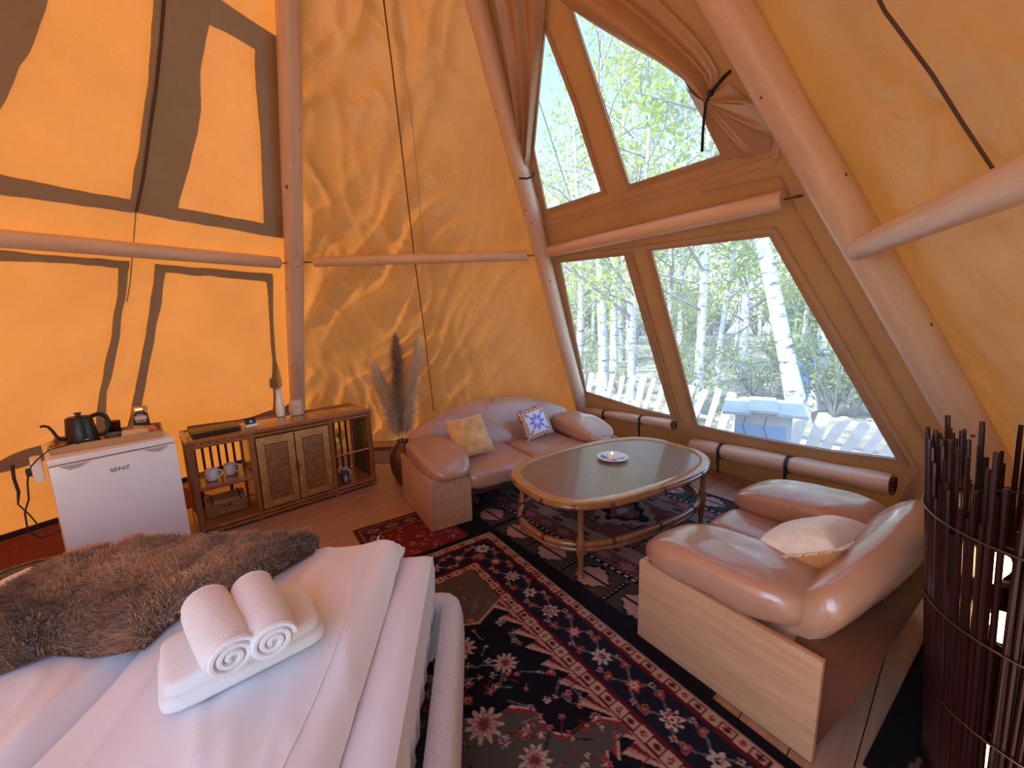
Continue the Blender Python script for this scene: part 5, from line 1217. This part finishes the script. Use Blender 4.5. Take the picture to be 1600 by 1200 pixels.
rug('red_rug', Vector((-0.433, 3.337))+DB*-0.10, DA, DB, 1.4, 1.05, 0.009, 0.0005, 0.005, paint_c, 'red patterned rug sticking out under the corner of the long sofa', RED)
def paint_d(p):
    A, B = p.A, p.B; p.c[:] = np.array((.012, .011, .014)); w = 0.03*np.abs(((A*9) % 2)-1)
    for o_, c in ((0.10, BEI*.5), (0.13, GRY), (0.16, BEI*.4), (0.30, RED), (0.45, BEI*.3)): p.put(np.abs(B-o_-w) < 0.006, c)
rug('dark_rug', Vector((1.17, 1.15)), Vector((0.817, 0.577)), Vector((0.576, -0.817)), 0.95, 0.80, 0.010, 0.0005, 0.006, paint_d, 'dark rug with pale zigzag stripes under the stick lamp', BLK)
# felt and groundsheet at the wall foot
mb = MB(); mb.prism([tuple(WL.P(a, 0, 0).to_2d()+Vector((-WL.n.x, -WL.n.y)).normalized()*b)+(0.003,) for a, b in ((-1.5, 0.10), (0.55, 0.10), (0.55, 0.75), (-1.5, 0.75))], (0, 0, 0.006))
tag(mb.build('felt_runner', 'redfelt', None, False), 'plain red felt runner along the foot of the glowing wall', 'rug')
mb = MB(); mb.prism([tuple(WB.P(a, 0, 0).to_2d()+Vector((-WB.n.x, -WB.n.y)).normalized()*b)+(0.002,) for a, b in ((-1.3, 0.35), (1.5, 0.35), (1.5, 0.85), (-1.3, 0.85))], (0, 0, 0.005))
gs = mb.build('ground_cloth', 'greyfelt', None, False); tag(gs, 'pale grey ground cloth with a red edge behind the long sofa', 'ground cloth')
mb = MB(); mb.prism([tuple(WB.P(a, 0, 0).to_2d()+Vector((-WB.n.x, -WB.n.y)).normalized()*b)+(0.0072,) for a, b in ((-1.3, 0.30), (1.5, 0.30), (1.5, 0.42), (-1.3, 0.42))], (0, 0, 0.006)); mb.build('red_edge', 'redfelt', gs, False)

# ================================================================== PAMPAS VASE, STICK LAMP
vp = at_z(629, 690, 0.40)
VP = Vector((-1.05, 3.70))
pv = thing('floor_vase', 'dark brown glazed floor vase behind the end of the long sofa', 'vase', (VP.x, VP.y, 0.001))
mb = MB(); mb.lathe([(0.0, 0.0), (0.075, 0.0), (0.085, 0.01), (0.12, 0.12), (0.135, 0.22), (0.125, 0.31), (0.09, 0.37), (0.055, 0.395), (0.050, 0.41), (0.060, 0.425), (0.052, 0.425), (0.042, 0.40), (0.08, 0.36), (0.0, 0.30)], 36, cap=False); mb.build('vase_body', 'brownpot', pv)
def plume(tip_px, dist_y, mat, label, spread, seed, n=4200):
    rg = random.Random(seed); t0 = Vector((VP.x, VP.y, 0.33)); r = ray(*tip_px); tp = EYE+r*((VP.y+dist_y)/r.y)
    th = thing('pampas_plume', label, 'dried grass', t0, 0, 'pampas plumes in the floor vase')
    d = tp-t0; L = d.length; bow = Vector((0, 0, 0.05*L)); pt = lambda f: d*f+bow*math.sin(PI*f)
    mb = MB(); mb.tube([pt(i/16) for i in range(17)], [0.0035*(1-i/20) for i in range(17)], 6); st = mb.build('stalk', mat, th)
    pl_ = MB(); dn = d.normalized(); e1 = dn.cross(Vector((0, 1, 0.1))).normalized(); e2 = dn.cross(e1)
    for i in range(n):
        f = 0.13+0.87*rg.random()**0.9; b = pt(f); q = rg.uniform(0, 2*PI); env = spread*math.sin(PI*min(1, (f-0.08)/0.92)**0.75)**0.8+0.012
        out = e1*math.cos(q)+e2*math.sin(q); Ls = 0.09+0.05*rg.random(); ln = env*rg.uniform(.45, 1.1)
        c1 = b+out*ln*.5+dn*Ls*.40; c2 = b+out*ln*rg.uniform(.8, 1.25)+dn*Ls*rg.uniform(.45, .8)-Vector((0, 0, 0.03*rg.random())); s_ = out.cross(dn)*0.0014
        pl_.add([b-s_, b+s_, c1+s_, c1-s_, c2], [(0, 1, 2, 3), (3, 2, 4)])
    tag(pl_.build('plume_hairs', mat, st, False, False), kind='stuff')
plume((584, 572), 0.05, 'plume_cream', 'cream pampas plume leaning left towards the sideboard', 0.18, 1)
plume((618, 530), 0.25, 'plume_mauve', 'mauve-brown pampas plume standing tallest in the middle', 0.20, 2, 5000)
plume((655, 535), 0.02, 'plume_cream', 'cream pampas plume standing on the right against the seam', 0.17, 3)
# lamp of dark red sticks
LC = Vector((1.515, 0.965)); lamp = thing('stick_lamp', 'tall round floor lamp made of dark red sticks with glowing bulbs', 'lamp', (LC.x, LC.y, 0.007))
mb = MB(); mb.lathe([(0.0, 0.0), (0.20, 0.0), (0.21, 0.012), (0.19, 0.022), (0.0, 0.024)], 40, cap=False); mb.build('base_plate', 'metal', lamp)
mb = MB(); mb.tube([(0, 0, 0.02), (0, 0, 0.92)], 0.012, 10); mb.build('centre_rod', 'metal', lamp)
stick_me = None; rl = random.Random(11)
def lamp_r(z): return 0.215+0.105*z/1.1
for i in range(296):
    lay = i % 2; a = 2*PI*i/296+rl.uniform(-.01, .01); top = rl.uniform(0.98, 1.19) if rl.random() > 0.25 else rl.uniform(0.82, 1.0); bot = rl.uniform(0.02, 0.05)
    if 3.230 < a < 3.370 and rl.random() < 0.5: continue      # a thinner patch in the ring of sticks in front of the bulbs
    if stick_me is None:
        mb = MB(); mb.tube([(0, 0, 0), (0.0, 0, 0.5), (0, 0, 1.0)], [1, 1, 0.9], 7); s0 = mb.build('stick', 'stick', lamp); stick_me = s0
        o = s0
    else: o = copy_part(stick_me, lamp)
    ro = 0.012*(lay-0.5)*2*0.7; p = Vector((math.cos(a)*(lamp_r(bot)+ro), math.sin(a)*(lamp_r(bot)+ro), bot)); a2 = a+rl.uniform(-.03, .03); q = Vector((math.cos(a2)*(lamp_r(top)+ro), math.sin(a2)*(lamp_r(top)+ro), top))
    rs = rl.uniform(0.0052, 0.0082); o.location = p; o.rotation_euler = (q-p).to_track_quat('Z', 'Y').to_euler(); o.scale = (rs, rs, (q-p).length)
for z in (0.10, 0.38, 0.66, 0.94):
    mb = MB(); mb.tube([((lamp_r(z)+0.018)*math.cos(2*PI*k/60), (lamp_r(z)+0.018)*math.sin(2*PI*k/60), z) for k in range(60)], 0.0028, 6, closed=True); mb.build('wire_ring', 'metal', lamp)
    mb = MB(); mb.tube([((lamp_r(z)-0.018)*math.cos(2*PI*k/60), (lamp_r(z)-0.018)*math.sin(2*PI*k/60), z) for k in range(60)], 0.0028, 6, closed=True); mb.build('wire_ring', 'metal', lamp)
for bx, by, dd in ((1556, 893, 1.66), (1565, 985, 1.68), (1533, 1186, 1.70)):
    r = ray(bx, by); P = EYE+r*(dd/math.hypot(r.x, r.y)); z = P.z-0.007; a = math.atan2(P.y-LC.y, P.x-LC.x); rb_ = math.hypot(P.x-LC.x, P.y-LC.y)
    mb = MB(); mb.lathe([(0.0, -0.035), (0.012, -0.032), (0.014, -0.012), (0.024, 0.008), (0.028, 0.026), (0.022, 0.046), (0.0, 0.056)], 20, (rb_*math.cos(a), rb_*math.sin(a), z), cap=False); b = mb.build('bulb', 'bulb', lamp)
    mb = MB(); mb.tube([(0, 0, z-0.04), (rb_*math.cos(a), rb_*math.sin(a), z-0.034)], 0.010, 8); mb.build('bulb_holder', 'metal', lamp)

# ================================================================== OUTDOORS
GZ = -0.20
def ground_z(x, y):
    d = math.hypot(x-C0.x, y-C0.y); k = max(0, min(1, (d-5)/6)); return GZ+k*(0.25*nz(x*0.25, y*0.25, 3)+0.10*nz(x*0.8, y*0.8, 9))
vs = []; rads = [0, 2, 4, 5, 6, 7, 8, 9.5, 11, 13, 15, 18, 22, 27, 34, 45, 60, 90]; NS = 96
for r in rads:
    for k in range(NS): a = 2*PI*k/NS; x, y = C0.x+r*math.cos(a), C0.y+r*math.sin(a); vs.append((x, y, ground_z(x, y)))
mb = MB(); mb.add(vs, [(j*NS+k, j*NS+(k+1) % NS, (j+1)*NS+(k+1) % NS, (j+1)*NS+k) for j in range(len(rads)-1) for k in range(NS)])
g = mb.build('forest_ground', 'ground', None, True, True, 180); tag(g, 'sunlit leaf litter on the forest floor outside the windows', 'ground', kind='structure')
def tree_mesh(seed, H, r0, nbr, nleaf, leafmat, lean=0.0, lsz=0.05, low=0.22):
    rg = random.Random(seed); th = thing('birch_tree', 'birch', 'tree')
    ph1 = rg.uniform(0, 6); c = lambda f: Vector((lean*f*H+0.10*math.sin(f*5+ph1)*f*1.5, 0.10*math.cos(f*4+ph1*2)*f, f*H))
    mb = MB(); mb.tube([c(i/18) for i in range(19)], [r0*(1-0.85*i/18)*(1+0.25*max(0, 1-i/2)) for i in range(19)], 12); mb.build('trunk', 'bark', th)
    br = MB(); tips = []
    for i in range(nbr):
        f = low+(0.97-low)*(i+rg.random())/nbr; b = c(f); a = rg.uniform(0, 2*PI); L = (0.30*(1-f)+0.06)*H*rg.uniform(.6, 1.1); up = rg.uniform(.25, .8)
        e = b+Vector((math.cos(a)*L, math.sin(a)*L, L*up)); m = b.lerp(e, .5)+Vector((rg.uniform(-.1, .1), rg.uniform(-.1, .1), rg.uniform(-.05, .12)))*L
        br.tube([b, m, e], [r0*.30*(1-f)+0.012, r0*.16*(1-f)+0.008, 0.004], 5); 
        for k in range(5):
            t = rg.uniform(.35, 1); p = b.lerp(m, t*2) if t < .5 else m.lerp(e, t*2-1); q = p+Vector((rg.uniform(-1, 1), rg.uniform(-1, 1), rg.uniform(-.6, .7)))*L*.42
            br.tube([p, p.lerp(q, .5)+Vector((0, 0, .04)), q], [0.008, 0.005, 0.003], 4); tips += [q, p.lerp(q, .6)]
        tips.append(e)
    tag(br.build('branches', 'twig', th, False), kind='stuff')
    lf = MB()
    for i in range(nleaf):
        p = rg.choice(tips)+Vector((rg.gauss(0, .20), rg.gauss(0, .20), rg.gauss(-.05, .20))); s_ = lsz*rg.uniform(.6, 1.3)
        u = Vector((rg.gauss(0, 1), rg.gauss(0, 1), rg.gauss(0, 1))).normalized(); v = u.cross(Vector((rg.gauss(0, 1), rg.gauss(0, 1), rg.gauss(0, 1)))).normalized()
        lf.add([p-u*s_, p+v*s_*.6, p+u*s_, p-v*s_*.6], [(0, 1, 2, 3)])
    tag(lf.build('foliage', leafmat, th, False, False), kind='stuff')
    return th
protos = [tree_mesh(1, 7.0, 0.10, 24, 1500, 'leaf'), tree_mesh(2, 9.5, 0.12, 22, 600, 'leaf', 0.04), tree_mesh(3, 5.5, 0.07, 26, 1900, 'leaf', -0.03), tree_mesh(4, 9.0, 0.09, 20, 450, 'leaf2', 0.02)]
used = [False]*4
def plant(px, dist, kind, label, rz=0, sc=1.0, group='birches in the wood behind the fence'):
    r = ray(px, 480); d = Vector((r.x, r.y)).normalized()*dist
    o = protos[kind] if not used[kind] else copy_tree(protos[kind]); used[kind] = True
    o.location = (d.x, d.y, ground_z(d.x, d.y)-0.05); o.rotation_euler = (0, 0, rz); o.scale = (sc, sc, sc); tag(o, label, 'tree', group); return o
plant(905, 9.5, 0, 'slim white birch at the left of the narrow lower window', 0.4)
plant(946, 8.2, 1, 'white birch in the middle of the narrow lower window', 2.0, 0.9)
plant(990, 7.4, 2, 'white birch at the right of the narrow lower window', 4.0, 1.1)
plant(1096, 7.6, 3, 'forked grey-white birch at the left of the big lower window', 1.1, 0.9)
plant(1128, 9.2, 2, 'thin crooked birch behind the slatted box', 3.2, 0.9)
plant(1290, 9.0, 1, 'birch at the right edge of the big lower window', 5.0, 0.95)
bigb = tree_mesh(9, 9.5, 0.135, 16, 500, 'leaf', 0.0, 0.05, 0.34)
q0, q1 = at_z(1252, 655, GZ), ray(1196, 395); q1 = EYE+q1*(q0.length/ Vector((q1.x, q1.y)).length*0.98)
bigb.location = (q0.x, q0.y, GZ-0.1); axis = (q1-q0).normalized(); bigb.rotation_euler = axis.to_track_quat('Z', 'Y').to_euler(); tag(bigb, 'stout white birch leaning left in the big lower window', 'tree', 'birches in the wood behind the fence')
rg = random.Random(21)
for i in range(84):
    plant(rg.uniform(780, 1560), rg.uniform(10.5, 17) if i < 20 else rg.uniform(17, 40), rg.randrange(4), 'birch far back in the wood behind the fence', rg.uniform(0, 6), rg.uniform(.8, 1.25), 'far birches in the wood')
def shrub(seed):
    rg = random.Random(seed); th = thing('shrub', 's', 'shrub'); br = MB(); tips = []
    for i in range(22):
        a = rg.uniform(0, 2*PI); L = rg.uniform(.5, 1.2); e = Vector((math.cos(a)*L*.6, math.sin(a)*L*.6, L)); m = e*.5+Vector((rg.uniform(-.1, .1), rg.uniform(-.1, .1), .08)); br.tube([(0, 0, 0), m, e], [.010, .007, .003], 4); tips += [e, m, m.lerp(e, .5)]
    tag(br.build('twigs', 'twig', th, False), kind='stuff'); lf = MB()
    for i in range(520):
        p = rg.choice(tips)+Vector((rg.gauss(0, .10), rg.gauss(0, .10), rg.gauss(0, .10))); s_ = rg.uniform(.02, .045); u = Vector((rg.gauss(0, 1), rg.gauss(0, 1), rg.gauss(0, 1))).normalized(); v = u.cross(Vector((rg.gauss(0, 1), rg.gauss(0, 1), rg.gauss(0, 1)))).normalized()
        lf.add([p-u*s_, p+v*s_*.6, p+u*s_, p-v*s_*.6], [(0, 1, 2, 3)])
    tag(lf.build('leaves', 'leaf2', th, False, False), kind='stuff'); return th
sp = [shrub(5), shrub(6)]; su = [False, False]
for i in range(110):
    k = i % 2; px, dist = rg.uniform(820, 1500), rg.uniform(7, 9) if i < 8 else rg.uniform(8.5, 20) if i < 40 else rg.uniform(20, 40); r = ray(px, 480); d = Vector((r.x, r.y)).normalized()*dist
    o = sp[k] if not su[k] else copy_tree(sp[k]); su[k] = True; sc = rg.uniform(.6, 1.3)*(1 if i < 40 else 2.6); o.location = (d.x, d.y, ground_z(d.x, d.y)); o.rotation_euler = (0, 0, rg.uniform(0, 6)); o.scale = (sc,)*3
    tag(o, 'twiggy grey-green shrub growing between the birches', 'shrub', 'shrubs between the birches')
# low fence of rough stakes
fn_ = Vector((WW.n.x, WW.n.y, 0)).normalized(); fp = WW.P(0, 0, 0)+fn_*0.95; fdir = Vector((WW.u.x, WW.u.y, 0)).normalized()
fence = thing('stake_fence', 'low fence of pale leaning stakes outside the lower windows', 'fence', (fp.x, fp.y, GZ))
pxs = list(range(908, 1056, 16))+[1078, 1100, 1121, 1142, 1163, 1184, 1206, 1230, 1258, 1289, 1322, 1354, 1386, 1418, 1450]
for i, px in enumerate(pxs):
    p = at_plane(px, 640, fp, fn_); t = (p-fp).dot(fdir); top = (0.64 if px < 1060 else 0.60-0.13*max(0, (px-1100))/300)+rg.uniform(-.04, .04)-GZ; w = rg.uniform(.06, .11); ln = rg.uniform(.14, .30)
    b = fdir*t; mb = MB(); P = [b-fdir*(w/2+ln), b+fdir*(w/2-ln), b+fdir*(w/2), b+fdir*(w*.1)+Vector((0, 0, .02)), b-fdir*w/2]
    zs = [0, 0, top-0.02, top+0.01, top]; mb.prism([(*q.to_2d(), z) for q, z in zip(P, zs)], fn_*0.022); mb.build('stake', 'stake', fence, False)
mb = MB(); mb.tube([fdir*-2.6+fn_*0.045+Vector((0, 0, .45)), fdir*2.6+fn_*0.045+Vector((0, 0, .42))], 0.022, 8); mb.build('rail', 'stake', fence)
# slatted box outside the window
bc = at_plane(1190, 660, WW.P(0, 0, 0)+fn_*0.40, fn_); sb = thing('slatted_box', 'pale wooden box with a slatted lid standing outside the big lower window', 'box', (bc.x, bc.y, GZ), math.radians(-30)); sb.scale = (1, 1, 1.10)
mb = MB(); mb.box((0, 0, 0.36), (0.46, 0.42, 0.72), 0.004); bo = mb.build('box_body', 'box', sb)
mb = MB(); mb.box((-0.02, -0.212, 0.52), (0.42, 0.006, 0.20)); mb.build('blue_front', 'bluebox', bo)  # flat blue area on the front of the box body
for i, (x, z) in enumerate(((-0.22, 0.735), (0.0, 0.762), (0.22, 0.742))):
    mb = MB(); mb.box((x, -0.01, z), (0.235, 0.54, 0.026), 0.003, Matrix.Rotation(math.radians(3), 3, 'X') @ Matrix.Rotation(0.03*(i-1), 3, 'Y')); mb.build('lid_slat', 'box', sb)
for x in (-0.14, 0.03):
    mb = MB(); mb.tube([(x, -0.225, 0.70), (x-0.02, -0.235, 0.60), (x+0.02, -0.23, 0.50), (x+0.05, -0.222, 0.42)], 0.004, 6); mb.build('cord', 'black', sb)
ba = at_z(1268, 612, GZ); ba = Vector((ba.x, ba.y, 0)).normalized()*9.5
br_ = thing('blue_barrel', 'dark blue barrel behind the leaning birch', 'barrel', (ba.x, ba.y, ground_z(ba.x, ba.y)))
mb = MB(); mb.lathe([(0.0, 0), (0.24, 0), (0.27, 0.05), (0.29, 0.22), (0.28, 0.24), (0.30, 0.26), (0.30, 0.55), (0.28, 0.57), (0.29, 0.6), (0.26, 0.82), (0.0, 0.83)], 28, cap=False); mb.build('drum', 'bluebarrel', br_)
mb = MB(); mb.lathe([(0.265, 0.81), (0.275, 0.82), (0.275, 0.845), (0.0, 0.85)], 28, cap=False); mb.build('lid', 'black', br_)
# guy line outside the upper window
gl_ = MB(); a_, b_ = WW.pixP(846, 170, -0.35), WW.pixP(893, 316, -0.35); gl_.tube([a_+(a_-b_)*0.4, b_+(b_-a_)*0.5], 0.006, 6)
tag(gl_.build('guy_rope', 'twig'), 'thin guy rope crossing the narrow upper window outside', 'rope')
